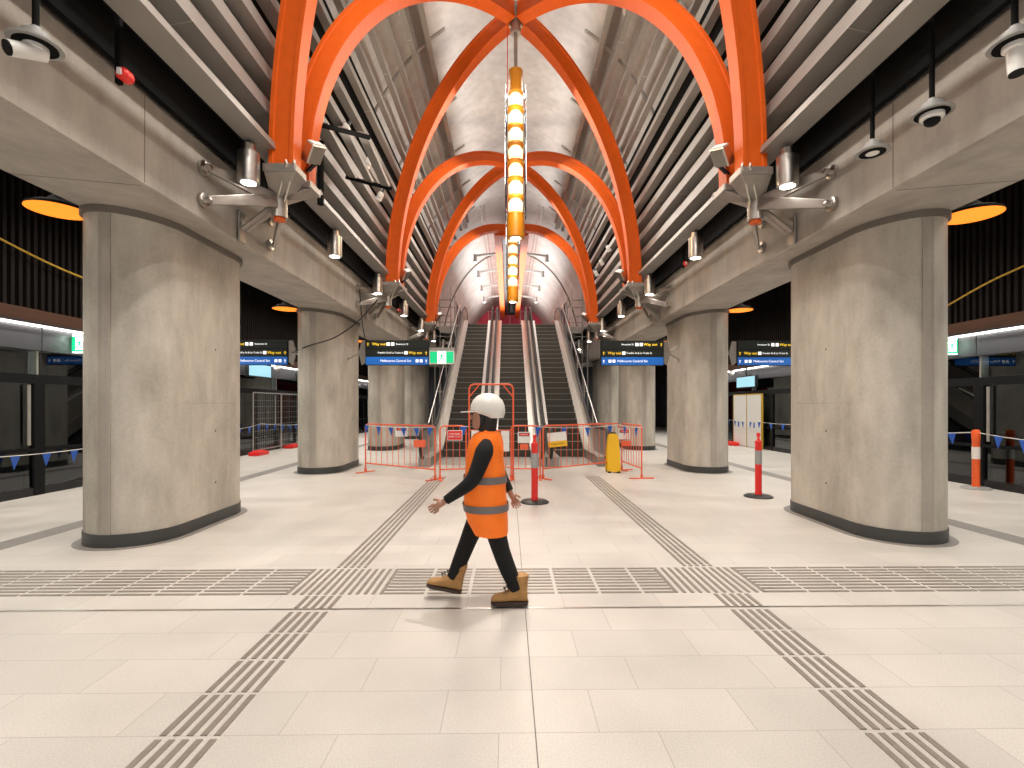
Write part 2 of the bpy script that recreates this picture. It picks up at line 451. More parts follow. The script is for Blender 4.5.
# equal steps along the ellipse
def arc_params(a, b, n, t0, t1):
    K = 400; L = [0]; T = [t0 + (t1 - t0) * k / K for k in range(K + 1)]
    P = [(a * math.cos(t), b * math.sin(t)) for t in T]
    for k in range(K): L.append(L[-1] + math.dist(P[k], P[k + 1]))
    out = []
    for j in range(n):
        target = L[-1] * j / (n - 1); k = min(range(K + 1), key=lambda q: abs(L[q] - target)); out.append(T[k])
    return out
NB = 12
TS = arc_params(3.30, 4.98, NB, R(2.5), R(58))
ordn = ['lowest', 'second', 'third', 'fourth', 'fifth', 'sixth', 'seventh', 'eighth', 'ninth', 'tenth', 'eleventh', 'topmost']
for s in (-1, 1):
    for i, t in enumerate(TS):
        x, z = 3.30 * math.cos(t), 4.64 + 4.98 * math.sin(t)
        if i == 0: x, z = 3.20, 4.80
        ang = .30 * math.atan2(x, z - 1.2) if i else .12
        lab = ('%s long grey metal ceiling baffle counted up from the %s beam' % (ordn[i], side(s)) if i < 11 else 'topmost long grey metal ceiling baffle nearest the crown on the %s' % side(s))
        rt = thing('ceiling_baffle', lab, 'ceiling baffle', (s * x, 0, z), 0, 'long ceiling baffles on the %s' % side(s))
        y1 = 20.8 - .12 * i
        mt = Euler((0, s * ang, 0)).to_matrix()
        b = B()
        wdt = (.26, .22, .20, .18, .16, .14, .12, .11, .10, .10, .10, .10)[i]
        dep = (.06, .20, .20, .19, .17, .15, .13, .12, .11, .10, .10, .10)[i]
        b.box(mt @ Vector((0, (Y0 + y1) / 2, .01)), (wdt, y1 - Y0, .02), mt)
        for e in (-1, 1): b.box(mt @ Vector((e * (wdt / 2 - .006), (Y0 + y1) / 2, .02 + dep / 2)), (.012, y1 - Y0, dep), mt)
        b.box(mt @ Vector((0, (Y0 + y1) / 2, dep + .02)), (wdt, y1 - Y0, .012), mt)
        b.obj('baffle_body', M['baffle'], rt)
        b = B()
        for k in range(9):
            yy = .6 + i % 2 * 1.2 + 2.93 * k
            if yy < y1: b.box(mt @ Vector((0, yy, .004)), (wdt + .004, .012, .012), mt)
        b.obj('joint', M['alu'], rt)
        b = B().box(mt @ Vector((0, y1 + .01, dep / 2 + .01)), (wdt + .01, .03, dep + .03), mt)
        b.obj('end_cap', M['dark'], rt)
# services lying above the baffles near the crown: cable trays
for s in (-1, 1):
    rt = thing('cable_tray', 'perforated galvanised cable tray above the %s crown baffles' % side(s), 'cable tray', (s * 1.95, 0, 9.15), 0, 'cable trays')
    b = B().bx(-.09, .09, Y0, 21, 0, .01).bx(-.09, -.08, Y0, 21, 0, .07).bx(.08, .09, Y0, 21, 0, .07)
    b.obj('tray', M['alu'], rt)
    b = B()
    for k in range(3): b.tube([(-.04 + .04 * k, Y0 + j * 1.5, .025 + .01 * random.random()) for j in range(18)], .013, 6)
    b.obj('cable', M['rubber'], rt)
    # cross hangers
hn = 0
for s in (-1, 1):
    for k in range(8):
        yy = 3.4 + 2.3 * k
        b = B(); pts = [(s * x, yy, z) for x, z in [ell(3.62, 5.36, 4.6, R(36 + 30 * j / 10)) for j in range(11)]]
        b.tube(pts, .035, 6)
        o = b.obj('hanger_rail', M['skyblue'])
        tag(o, 'curved steel hanger rail crossing behind the %s ceiling baffles' % side(s), 'rail', 'hanger rails behind the %s baffles' % side(s))

# ------------------------------------------------------------------ orange crossing arches
ZF, HA, XF = 4.62, 4.50, 3.00
def rib(sx, yf, yc):
    b = B(); rs = []
    W, D = .235, .31
    prof = [(-W / 2, -D / 2), (W / 2, -D / 2), (W / 2, -D / 2 + .05), (W / 2 - .018, -D / 2 + .06), (W / 2 - .018, D / 2 - .06), (W / 2, D / 2 - .05), (W / 2, D / 2),
            (-W / 2, D / 2), (-W / 2, D / 2 - .05), (-W / 2 + .018, D / 2 - .06), (-W / 2 + .018, -D / 2 + .06), (-W / 2, -D / 2 + .05)]
    n = 44
    hd = Vector((sx * XF, yf - yc, 0)); hl = hd.length; hd.normalize()
    sd = hd.cross(Vector((0, 0, 1)))
    for k in range(n + 1):
        t = R(88.2) * k / n
        h = math.cos(t) * hl; z = ZF + HA * math.sin(t)
        p = Vector((0, yc, 0)) + hd * h + Vector((0, 0, z))
        tang = (hd * (-math.sin(t) * hl) + Vector((0, 0, HA * math.cos(t)))).normalized()
        nrm = Vector((sx * math.cos(t) / XF, 0, math.sin(t) / HA)).normalized()
        sv = tang.cross(nrm).normalized()
        rs.append([p + sv * a + nrm * c for a, c in prof])
    b.rings(rs); return b
plate_lab = ['orange cross arches overhead nearest the camera, feet only on near brackets', 'large orange cross arches meeting above the top pendant light',
             'middle orange cross arches between the second and third brackets', 'far orange cross arches framing the top of the escalators']
for i in range(4):
    yb0, yb1 = BAYS[i], BAYS[i + 1]
    yc = (yb0 + yb1) / 2
    rt = thing('cross_arch', plate_lab[i], 'arch', (0, yc, 0), 0, 'orange crossing arches')
    for s in (-1, 1):
        for yf in (yb0 + .24, yb1 - .24):
            if i == 3 and yf > 20: 
                continue
            rib(s, yf - yc, 0).obj('rib', M['orange'], rt)
    if i == 3:
        b = B()
        for s in (-1, 1):
            b2 = B().bx(s * .42, s * .74, -.2, 41 - yc, ZF + HA - .30, ZF + HA + .12)
            b2.obj('spine_beam', M['orange'], rt)
            b3 = B()
            for k in range(14): B().bx(s * .40, s * .42, .5 + k * 1.4, .56 + k * 1.4, ZF + HA - .28, ZF + HA + .1).obj('spine_stiffener', M['dark'], rt)
        B().bx(-.42, .42, .3, 41 - yc, ZF + HA + .0, ZF + HA + .1).obj('spine_soffit', M['dark'], rt)
        B().bx(-.74, .74, -.30, .1, ZF + HA - .3, ZF + HA + .1).obj('crown_tie', M['orange'], rt)
    b = B().lathe([(.10, ZF + HA - .34), (.10, ZF + HA + .22)], (0, 0, 0), 16)
    b.obj('crown_node', M['castst'], rt, smooth=True)
    b = B()
    for a in (-1, 1): b.lathe([(.0, ZF + HA - .26), (.025, ZF + HA - .25), (.025, ZF + HA - .2)], (a * .11, -.05, 0), 10)
    b.obj('crown_bolt', M['alu'], rt)

# ------------------------------------------------------------------ brackets
bn = ['overhead behind', 'nearest', 'second', 'third', 'farthest']
BR = {}
for s in (-1, 1):
    for i, yb in enumerate(BAYS):
        rt = thing('arch_bracket', '%s steel bracket tying orange arch feet to the %s beam' % (bn[i], side(s)), 'bracket', (0, yb, 0), 0, 'steel arch brackets')
        hub = Vector((s * 3.18, 0, 4.28))
        xw = s * (XB - .01)
        def arm(p0, p1, w0, w1, th=.05):
            p0, p1 = Vector(p0), Vector(p1); d = (p1 - p0).normalized(); u = Vector((0, 0, 1)); u = (u - d * u.dot(d)).normalized(); q = d.cross(u)
            b = B(); b.rings([[p + u * a * w + q * c * th for a, c in ((-.5, -.5), (.5, -.5), (.5, .5), (-.5, .5))] for p, w in ((p0, w0), (p1, w1))]); return b
        for dy in (-.80, .80):
            for zt in (4.36, 3.98):
                arm(hub + Vector((0, dy * .12, 0)), (xw - s * .07, dy, zt), .17, .10).obj('arm', M['castst'], rt, bevel=.01)
                b = B().lathe([(.085, 0), (.085, .03), (.06, .035)], (xw, dy, zt), 18, 'X') if s < 0 else B().lathe([(.085, 0), (.085, -.03), (.06, -.035)], (xw, dy, zt), 18, 'X')
                b.lathe([(.035, 0), (.035, -s * .10), (.02, -s * .11)], (xw, dy, zt), 12, 'X')
                b.obj('wall_disc', M['steel'], rt, smooth=True)
        b = B()
        for dx in (-.05, .05): b.bar(hub + Vector((0, dx, 0)), (xw - s * .06, dx, 3.92), .02, .09, 0, (0, 1, 0))
        b.obj('drop_link', M['castst'], rt)
        b = B().box((xw - s * .02, 0, 3.95), (.04, .16, .42)); b.obj('drop_plate', M['castst'], rt, bevel=.02)
        b = B().lathe([(.10, -.20), (.10, .20)], hub, 20); b.obj('hub', M['castst'], rt, smooth=True)
        b = B().lathe([(.075, -.235), (.075, -.2)], hub, 20); b.obj('hub_cap', M['orange'], rt, smooth=True)
        for e in (-1, 1):
            foot = Vector((s * XF, e * .24, ZF))
            mtb = B(); mtb.box(foot + Vector((0, e * .0, -.05)), (.42, .34, .10), (0, 0, R(0)))
            mtb.obj('foot_plate', M['castst'], rt, bevel=.015)
            mb = B().rings([[hub + Vector((a * .08, c * .08, .05)) for a, c in ((-1, -1), (1, -1), (1, 1), (-1, 1))], [foot + Vector((a * .2, c * .15, -.10)) for a, c in ((-1, -1), (1, -1), (1, 1), (-1, 1))]])
            mb.obj('foot_cone', M['castst'], rt, bevel=.01)
            b = B()
            for dx in (-.05, .05): b.bar(hub + Vector((dx, 0, 0)), foot + Vector((dx - s * .16, e * .20, .0)), .018, .07)
            b.obj('foot_link', M['alu'], rt)

# ------------------------------------------------------------------ cylinder downlights in the slots
cn = 0
dl_lab = {}
DL = None
dnames = ['overhead behind the camera, first', 'overhead near the camera', 'at the nearest bracket', 'between the nearest and second brackets', 'at the second bracket', 'between the second and third brackets', 'at the third bracket', 'just past the third bracket', 'farthest, by the escalator top']
for s in (-1, 1):
    for k in range(0, 7):
        yy = 5.98 + 2.95 * k
        if DL is None:
            DL = thing('cylinder_downlight', '', 'downlight', (0, 0, 0), 0, 'cylinder downlights under the vault slots')
            B().lathe([(.115, .0), (.125, .005), (.125, .36), (.115, .365)], (0, 0, 0), 28).obj('housing', M['steel'], DL, smooth=True)
            B().lathe([(.08, .365), (.08, .46)], (0, 0, 0), 20).obj('neck', M['steel'], DL, smooth=True)
            B().lathe([(.02, .46), (.02, .52)], (0, 0, 0), 8).obj('rod', M['dark'], DL)
            B().lathe([(.085, -.004), (.085, .004)], (0, 0, 0), 20).obj('lens', M['lamp'], DL)
            d = DL
        else: d = dup(DL)
        d.location = (s * 3.29, yy, 4.29)
        d['label'] = 'brushed steel cylinder downlight on the %s, %s' % (side(s), dnames[k + 2])
        spot('downlight_beam', (s * 3.29, yy, 4.26), 110 if k < 5 else 60, (s * 2.9, yy, 0), 70, .9)

# ------------------------------------------------------------------ floodlights on arch feet
for s in (-1, 1):
    for i in (1, 2, 3):
        yb = BAYS[i]
        p = Vector((s * 2.74, yb + .02, 4.96 if i == 1 else 4.9))
        rt = thing('arch_floodlight', 'small silver floodlight clamped on %s %s arch foot aiming up' % (bn[i], side(s)), 'floodlight', p, 0, 'arch floodlights')
        mt = Euler((R(25), R(-s * 35), 0)).to_matrix()
        B().box((0, 0, 0), (.12, .30, .26), mt).obj('body', M['steel'], rt, bevel=.015)
        B().box(mt @ Vector((0, 0, .134)), (.10, .24, .01), mt).obj('lens', M['white'], rt)
        B().bar((0, .10, -.08), (s * .14, .12, -.2), .05, .03).obj('mount', M['dark'], rt)
        spot('arch_flood', p + Vector((-s * .12, .25, .18)), 60, (s * 1.9, yb + 1.6, 8.0), 75, .8, .05, (1, .9, .8))
        spot('arch_flood', p + Vector((-s * .12, -.25, .18)), 22, (s * 1.9, yb - 1.6, 8.0), 75, .8, .05, (1, .9, .8))

# ------------------------------------------------------------------ pendants from the slots
def pend(name, lab, cat, x, y, zd, kind):
    rt = thing(name, lab, cat, (x, y, zd), 0, 'slot pendants')
    B().lathe([(.02, .1), (.02, 5.0 - zd)], (0, 0, 0), 10).obj('drop_rod', M['black'], rt)
    B().lathe([(.07, 4.97 - zd), (.07, 4.99 - zd)], (0, 0, 0), 20).obj('ceiling_rose', M['grey'], rt)
    B().lathe([(.09, 0), (.15, .005), (.15, .018), (.085, .03), (.075, .09), (.04, .10), (.03, .13)], (0, 0, 0), 28).obj('disc_shroud', M['grey'], rt, smooth=True)
    if kind == 'light':
        B().lathe([(.055, -.006), (.06, .0)], (0, 0, 0), 20).obj('lens', M['white'], rt)
        B().lathe([(.11, -.003), (.11, .002)], (0, 0, 0), 24).obj('lens_ring', M['black'], rt)
    if kind == 'dome':
        B().lathe([(.12, -.003), (.12, .002)], (0, 0, 0), 24).obj('shroud_ring', M['black'], rt)
        B().lathe([(.085, .0), (.085, -.03), (.07, -.045)], (0, 0, 0), 24).obj('camera_housing', M['white'], rt, smooth=True)
        B().lathe([(.058, -.045), (.055, -.07), (.035, -.09), (.0, -.098)], (0, 0, 0), 20).obj('dome_lens', M['psd'], rt, smooth=True)
    if kind == 'camera':
        s = -1 if x < 0 else 1
        B().lathe([(.12, -.003), (.12, .002)], (0, 0, 0), 24).obj('shroud_ring', M['black'], rt)
        B().lathe([(.07, .0), (.07, -.03), (.04, -.045)], (0, 0, 0), 24).obj('swivel', M['white'], rt, smooth=True)
        d = Vector((-.35, -.75, -.35)).normalized() if s < 0 else Vector((-.02, -.10, -1)).normalized()
        p0 = Vector((.03, .03, -.03)) if s < 0 else Vector((0, 0, -.01))
        B().tube([p0, p0 + d * .2], .05, 18).obj('camera_body', M['white'], rt, smooth=True)
        B().tube([p0 + d * .2, p0 + d * .21], .046, 18).obj('camera_lens', M['psd'], rt)
    return rt
pend('camera_pendant', 'white bullet security camera under a grey disc, top left of picture', 'security camera', -3.36, 3.38, 4.04, 'camera')
pend('camera_pendant', 'white downward bullet security camera under a grey disc by right beam', 'security camera', 3.40, 3.38, 4.12, 'camera')
pend('camera_pendant', 'white security dome camera on black rod by right beam', 'security camera', 3.40, 4.05, 4.03, 'dome')
pend('pendant_light', 'small grey disc pendant lamp on black rod, between dome camera and right bracket', 'pendant light', 3.40, 4.72, 4.05, 'light')
for (x, y, z, lb) in ((-3.38, 4.17, 4.38, 'red warning beacon on a black bracket by near left beam'), (3.4, 9.75, 4.42, 'small red warning beacon in the slot beside near right beam'), (-3.4, 14.6, 4.42, 'small red warning beacon in the slot beside far left beam')):
    rt = thing('warning_beacon', lb, 'beacon', (x, y, z), 0, 'red warning beacons')
    s = 1 if x < 0 else -1
    B().bx(-.06, -.02, -.02, .02, -.08, .62).obj('bracket', M['black'], rt)
    B().lathe([(.035, -.02), (.055, .0), (.055, .06), (.04, .09)], (0, -.02, 0), 18, 'Y').obj('lamp_body', M['red'], rt, smooth=True)
    B().box((.0, -.05, 0), (.03, .02, .05)).obj('lens', M['white'], rt)

# ------------------------------------------------------------------ central glass pendants
def chandelier(y, lit, lab, zb=4.82):
    top = ZF + HA - .34
    rt = thing('glass_pendant_light', lab, 'pendant light', (0, y, 0), 0, 'tall central pendants')
    zt = 8.05
    B().tube([(0, 0, top), (0, 0, zt)], .035, 10).obj('rod', M['castst'], rt)
    B().tube([(-.16, .1, top + .3), (-.16, .1, zt - .4)], .008, 6).obj('red_cable', M['red'], rt)
    b = B().lathe([(.14, zt - .42), (.14, zt), (.10, zt + .01)], (0, 0, 0), 24); b.obj('top_cap', M['amber'], rt, smooth=True)
    b = B().lathe([(.14, zb), (.17, zb + .01), (.17, zb + .42), (.15, zb + .43)], (0, 0, 0), 24); b.obj('bottom_cap', M['amber'] if lit else M['dark'], rt, smooth=True)
    B().lathe([(.10, zb - .006), (.10, zb)], (0, 0, 0), 20).obj('bottom_lens', M['lamp'] if lit else M['dark'], rt)
    B().tube([(0, 0, zb + .3), (0, 0, zt)], .03, 8).obj('core_rod', M['amber'], rt)
    z0, z1 = zb + .44, zt - .42
    n = 7; h = (z1 - z0) / n
    for k in range(n):
        z = z0 + k * h
        b = B().lathe([(.10, z + h * .14), (.135, z + h * .28), (.14, z + h * .70), (.09, z + h * .92)], (0, 0, 0), 20)
        b.obj('lamp_globe', M['glow'] if lit else M['grey'], rt, smooth=True)
        b = B().lathe([(.15, z - h * .06), (.165, z - h * .03), (.165, z + h * .08), (.15, z + h * .11)], (0, 0, 0), 24)
        b.obj('amber_ring', M['amber'], rt, smooth=True)
    b = B()
    n2 = 24; rs = []
    for rr, zz in ((.205, z0 - .05), (.205, z1 + .12)): rs.append([Vector((rr * math.cos(2 * math.pi * k / n2), rr * math.sin(2 * math.pi * k / n2), zz)) for k in range(n2)])
    b.rings(rs, False); o = b.obj('glass_sleeve', M['clear'], rt, smooth=True)
    if lit:
        for k in range(2):
            l = bpy.data.lights.new('pendant_glow', 'POINT'); l.energy = 45; l.color = (1, .78, .5); l.shadow_soft_size = .3
            lo = bpy.data.objects.new('pendant_glow', l); COL.objects.link(lo); lo.location = (0, y - .5, 5.6 + 1.5 * k)
chandelier((BAYS[1] + BAYS[2]) / 2, True, 'nearest tall glass pendant with seven glowing lamps and amber caps')
chandelier((BAYS[2] + BAYS[3]) / 2, True, 'second tall glowing glass pendant hanging behind and below the nearest one')
chandelier((BAYS[3] + BAYS[4]) / 2, False, 'unlit dark glass pendant hanging low in front of the crimson wall', 5.55)

# ------------------------------------------------------------------ arm lights of the concourse
for s in (-1, 1):
    for k, y in enumerate((24.0, 26.9, 30.2, 33.3)):
        rt = thing('arm_light', '%s arm mounted downlight %s of the orange spine above the upper concourse' % (['nearest', 'second', 'third', 'farthest'][k], side(s)), 'downlight', (0, y, 0), 0, 'spine arm lights')
        B().bar((s * .7, 0, ZF + HA - .1), (s * 1.75, 0, ZF + HA - .22), .08, .10).obj('arm', M['grey'], rt)
        B().lathe([(.09, ZF + HA - .55), (.09, ZF + HA - .16)], (s * 1.75, 0, 0), 16).obj('lamp_body', M['grey'], rt, smooth=True)
        B().lathe([(.07, ZF + HA - .556), (.07, ZF + HA - .55)], (s * 1.75, 0, 0), 16).obj('lens', M['lamp'], rt)

# ------------------------------------------------------------------ orange dome shades
for s in (-1, 1):
    for k in range(3):
        rt = thing('dome_lamp', '%s orange-lit dome shade over the %s platform' % (['nearest', 'second', 'third'][k], side(s)), 'ceiling light', (s * 5.36, 5.75 + 5.83 * k, 3.85), 0, 'orange dome shades')
        b = B(); pr = [(.30, 0), (.285, .035), (.22, .07), (.12, .10), (.04, .19)]
        b.lathe(pr, (0, 0, 0), 28, cap=False); b.obj('shade', M['black'], rt, smooth=True)
        b = B(); b.lathe([(.295, .0), (.28, .03), (.215, .062), (.11, .09)], (0, 0, 0), 28, cap=True); b.obj('shade_lining', M['amberglow'], rt, smooth=True)
        B().lathe([(.03, .18), (.03, 2.04)], (0, 0, 0), 8).obj('stem', M['black'], rt)
# ------------------------------------------------------------------ tactile paving and floor metal strip
for s, xc in ((-1, -1.68), (1, 1.74)):
    b = B(); y = 10.6
    yy = -2.29
    while yy < 11.0:
        y0, y1_ = yy, yy + .33
        if y0 < 3.86 < y1_: y0 = 3.88
        if 3.86 < y0 < 4.13: y1_ = min(y1_, 4.12)
        if y0 < 4.83 < y1_: y0 = 4.84
        if y1_ > 3.83 and y0 < 3.83: y1_ = 3.83
        if not (y1_ > 4.13 and y0 < 4.83):
            for k in range(5): b.bx(xc - .15 + .0655 * k - .0 , xc - .15 + .0655 * k + .032, y0, y1_, 0, .005)
        yy += .36
    o = b.obj('tactile_strip', M['tactile']); tag(o, 'strip of five raised tactile bars running to the escalators on the %s' % side(s), 'tactile paving', 'lengthwise tactile strips')
b = B()
rows = [4.155 + .0755 * k for k in range(9)]
cross = [(-1.62, .40), (1.67, .38)]
segs = []
x = cross[0][0] - cross[0][1]
while x > -8.2: segs.append((x - .36, x - .02)); x -= .37
x = cross[0][0] + cross[0][1]
while x < cross[1][0] - cross[1][1] - .1: segs.append((x + .02, min(x + .36, cross[1][0] - cross[1][1] - .02))); x += .37
x = cross[1][0] + cross[1][1]
while x < 8.7: segs.append((x + .02, x + .36)); x += .37
for yy in rows:
    for xa, xb in segs: b.bx(xa, xb, yy, yy + .032, 0, .005)
for c, h in cross:
    n = int(2 * h / .064)
    for k in range(n + 1):
        x = c - h + 2 * h * k / n
        b.bx(x - .015, x + .015, 4.155, 4.47, 0, .005).bx(x - .015, x + .015, 4.49, 4.79, 0, .005)
tag(b.obj('tactile_band', M['tactile']), 'wide band of raised tactile bars crossing the whole floor', 'tactile paving')
b = B().bx(-8.3, 9.0, 3.845, 3.868, 0, .003)
tag(b.obj('floor_joint_strip', M['steel']), 'thin stainless expansion strip crossing the floor in front of the tactile band', 'floor strip')
for s in (-1, 1):
    b = B(); xc = s * 5.9
    b.bx(xc - .16, xc + .16, -2, 24, 0, .002)
    o = b.obj('platform_tactile_strip', M['tacttile']); tag(o, 'grey dotted tactile strip along the %s platform' % side(s), 'tactile paving', 'platform tactile strips')
b = B().bx(-.012 - .003, -.012 + .003, -2, 12.5, 0, .0015)
tag(b.obj('floor_joint', M['rebate']), 'long centre joint line running towards the middle escalator', 'floor joint')

# ------------------------------------------------------------------ platform screens
bayname = ['nearest', 'second', 'third', 'fourth', 'fifth', 'sixth', 'seventh', 'eighth']
for s in (-1, 1):
    px = PX[s]; e0 = (5.85 if s < 0 else 3.5)
    BAY = None
    for k in range(8):
        if BAY is None:
            BAY = thing('platform_screen_bay', '', 'platform screen door', (0, 0, 0), 0, 'platform screens on the %s' % side(s))
            B().bx(-.05, .05, 0, 3, 0, .14).obj('plinth', M['dark'], BAY)
            B().bx(-.06, .06, 0, 3, 1.98, 2.14).obj('transom', M['psd'], BAY)
            for yy in (.0, 1.5, 2.9):
                B().bx(-.06, .06, yy, yy + .10, .0, 1.98).obj('mullion', M['psd'], BAY)
            b = B().bx(-.015 , .015, .1, 1.5, .14, 1.98); b.obj('glass_door', M['glass'], BAY)
            b = B().bx(-.015, .015, 1.6, 2.9, .14, 1.98); b.obj('glass_door', M['glass'], BAY)
            b = B().bx(-.015, .015, 0.01, 2.99, 2.14, 2.56); b.obj('upper_glass', M['glass'], BAY)
            B().bx(-.02 , .02, -.015, .015, 2.14, 2.56).obj('glass_joint', M['alu'], BAY)
            b = B().bx(-s * .10, s * .15, .01, 2.99, 2.56, 2.98); b.obj('header_panel', M['header'], BAY, bevel=.01)
            B().bx(-s * .085 - .01, -s * .085 + .01, 2.75, 2.80, .9, 1.95).obj('pull_post', M['alu'], BAY)
            B().bx(-s * .07, -s * .05, .1, 2.9, .78, .84).obj('safety_line', M['psd'], BAY)
            q = BAY
        else: q = dup(BAY)
        q.location = (px, e0 + 3 * k, 0)
        q['label'] = '%s dark glass platform screen bay with grey header along the %s track' % (bayname[k], side(s))
    b = B().bx(px - s * .30, px + s * .15, e0, e0 + 24, 2.99, 3.03).obj('light_soffit', M['header'])
    b['kind'] = 'structure'; b.name = 'trim_4'
    o = B().bx(px - s * .22, px - s * .16, e0, e0 + 24, 3.03 - .06, 3.03 - .035).obj('led_strip', M['led'])
    tag(o, 'bright white line light above the %s platform screens' % side(s), 'strip light', 'platform line lights')
    area('led_line', (px - s * .25, e0 + 12, 2.9), (.06, 24), 130, (0, R(s * 20), 0), (1, .95, .88))
    b = B().bx(px - s * .10, px + s * .1, e0, e0 + 24, 3.03, 3.28)
    struct('trim_5', b, M['wood'])
    # tunnel fittings behind glass
    rt = thing('tunnel_handrail', 'pale pipes and ledge on the tunnel wall behind the %s glass' % side(s), 'pipe', (px + s * 1.85, 0, 0), 0, 'tunnel pipes')
    for zz in (1.05, 1.45, 1.75):
        B().tube([(0, 2, zz), (0, 30, zz)], .035, 8).obj('pipe', M['skyblue'], rt)
    B().bx(-s * .5, 0, 2, 30, .5, .6).obj('ledge', M['skyblue'], rt)
    area('tunnel_fill', (px + s * 1.2, 14, 2.6), (.2, 22), 150, (0, R(s * 30), 0))  # added fill so the tunnel wall shows through the glass

# white hoarding doors on the right, display screens, small cameras
rt = thing('hoarding_doors', 'pair of tall white site doors with yellow edges before the right platform screens', 'door', (PX[1] - .18, 17.45, 0))
for k in range(2):
    d = B().bx(-.03, .03, .03 + 1.1 * k, 1.06 + 1.1 * k, .03, 1.98).obj('door_leaf', M['white'], rt)
    B().bx(-.045, -.03, .48 + .12 * k + 1.1 * k - .0, .56 + 1.1 * k + .12 * k, .75, .95).obj('lock', M['blue'], d)
b = B()
for yy in (0, 1.08, 2.17): b.bx(-.035, .035, yy, yy + .03, 0, 2.0)
b.bx(-.035, .035, 0, 2.2, 1.98, 2.02)
b.obj('door_edging', M['cable_y'], rt)
for (x, y, z, lb, wd) in ((PX[1] - .30, 17.6, 2.47, 'lit pale blue display above the white site doors', 1.5), (PX[-1] + .30, 15.3, 2.72, 'nearer lit pale blue display over the left platform screens', 1.5), (PX[-1] + .30, 18.9, 2.72, 'farther lit pale blue display over the left platform screens', 1.3)):
    rt = thing('display_screen', lb, 'screen', (x, y, z), 0, 'platform displays'); s = 1 if x > 0 else -1
    B().bx(-.05, .05, 0, wd, -.23, .23).obj('casing', M['psd'], rt, bevel=.01)
    B().bx(-s * .056, -s * .05, .05, wd - .05, -.19, .19).obj('display', M['screen'], rt)
    B().bx(-.02, .02, wd * .5, wd * .5 + .05, .2, 3.0 - z).obj('bracket', M['psd'], rt)
    rt = thing('dome_camera', 'small white dome camera under the header beside the %s' % ('right display' if s > 0 else ('nearer left display' if y < 17 else 'farther left display')), 'security camera', (PX[s] - s * .24, y + wd + .6, 2.99), 0, 'platform dome cameras')
    B().lathe([(.10, -.12), (.10, .0)], (0, 0, 0), 18).obj('housing', M['white'], rt, smooth=True)
    B().lathe([(.085, -.12), (.07, -.17), (.03, -.2)], (0, 0, 0), 18).obj('dome', M['grey'], rt, smooth=True)

# ------------------------------------------------------------------ text
def text(body, size, loc, rotz, m, parent, align='LEFT', name='lettering', rx=90):
    c = bpy.data.curves.new(name, 'FONT'); c.body = body; c.size = size; c.align_x = align; c.align_y = 'CENTER'; c.extrude = .001
    t = bpy.data.objects.new('tmp', c); COL.objects.link(t)
    me = bpy.data.meshes.new_from_object(t.evaluated_get(bpy.context.evaluated_depsgraph_get()))
    bpy.data.objects.remove(t); bpy.data.curves.remove(c); me.name = name; me.materials.clear(); me.materials.append(m)
    o = bpy.data.objects.new(name, me); COL.objects.link(o); o.parent = parent; o.location = loc; o.rotation_euler = (R(rx), 0, rotz)
    return o
def arrow(x, z, k, m, parent):
    b = B().box((x, -.008, z - .01 * k * 10), (.014, .003, .07)).bar((x - .03, -.008, z), (x + .002, -.008, z + .034), .003, .012, 0, (0, 1, 0)).bar((x + .03, -.008, z), (x - .002, -.008, z + .034), .003, .012, 0, (0, 1, 0))
    b.obj('arrow', m, parent)
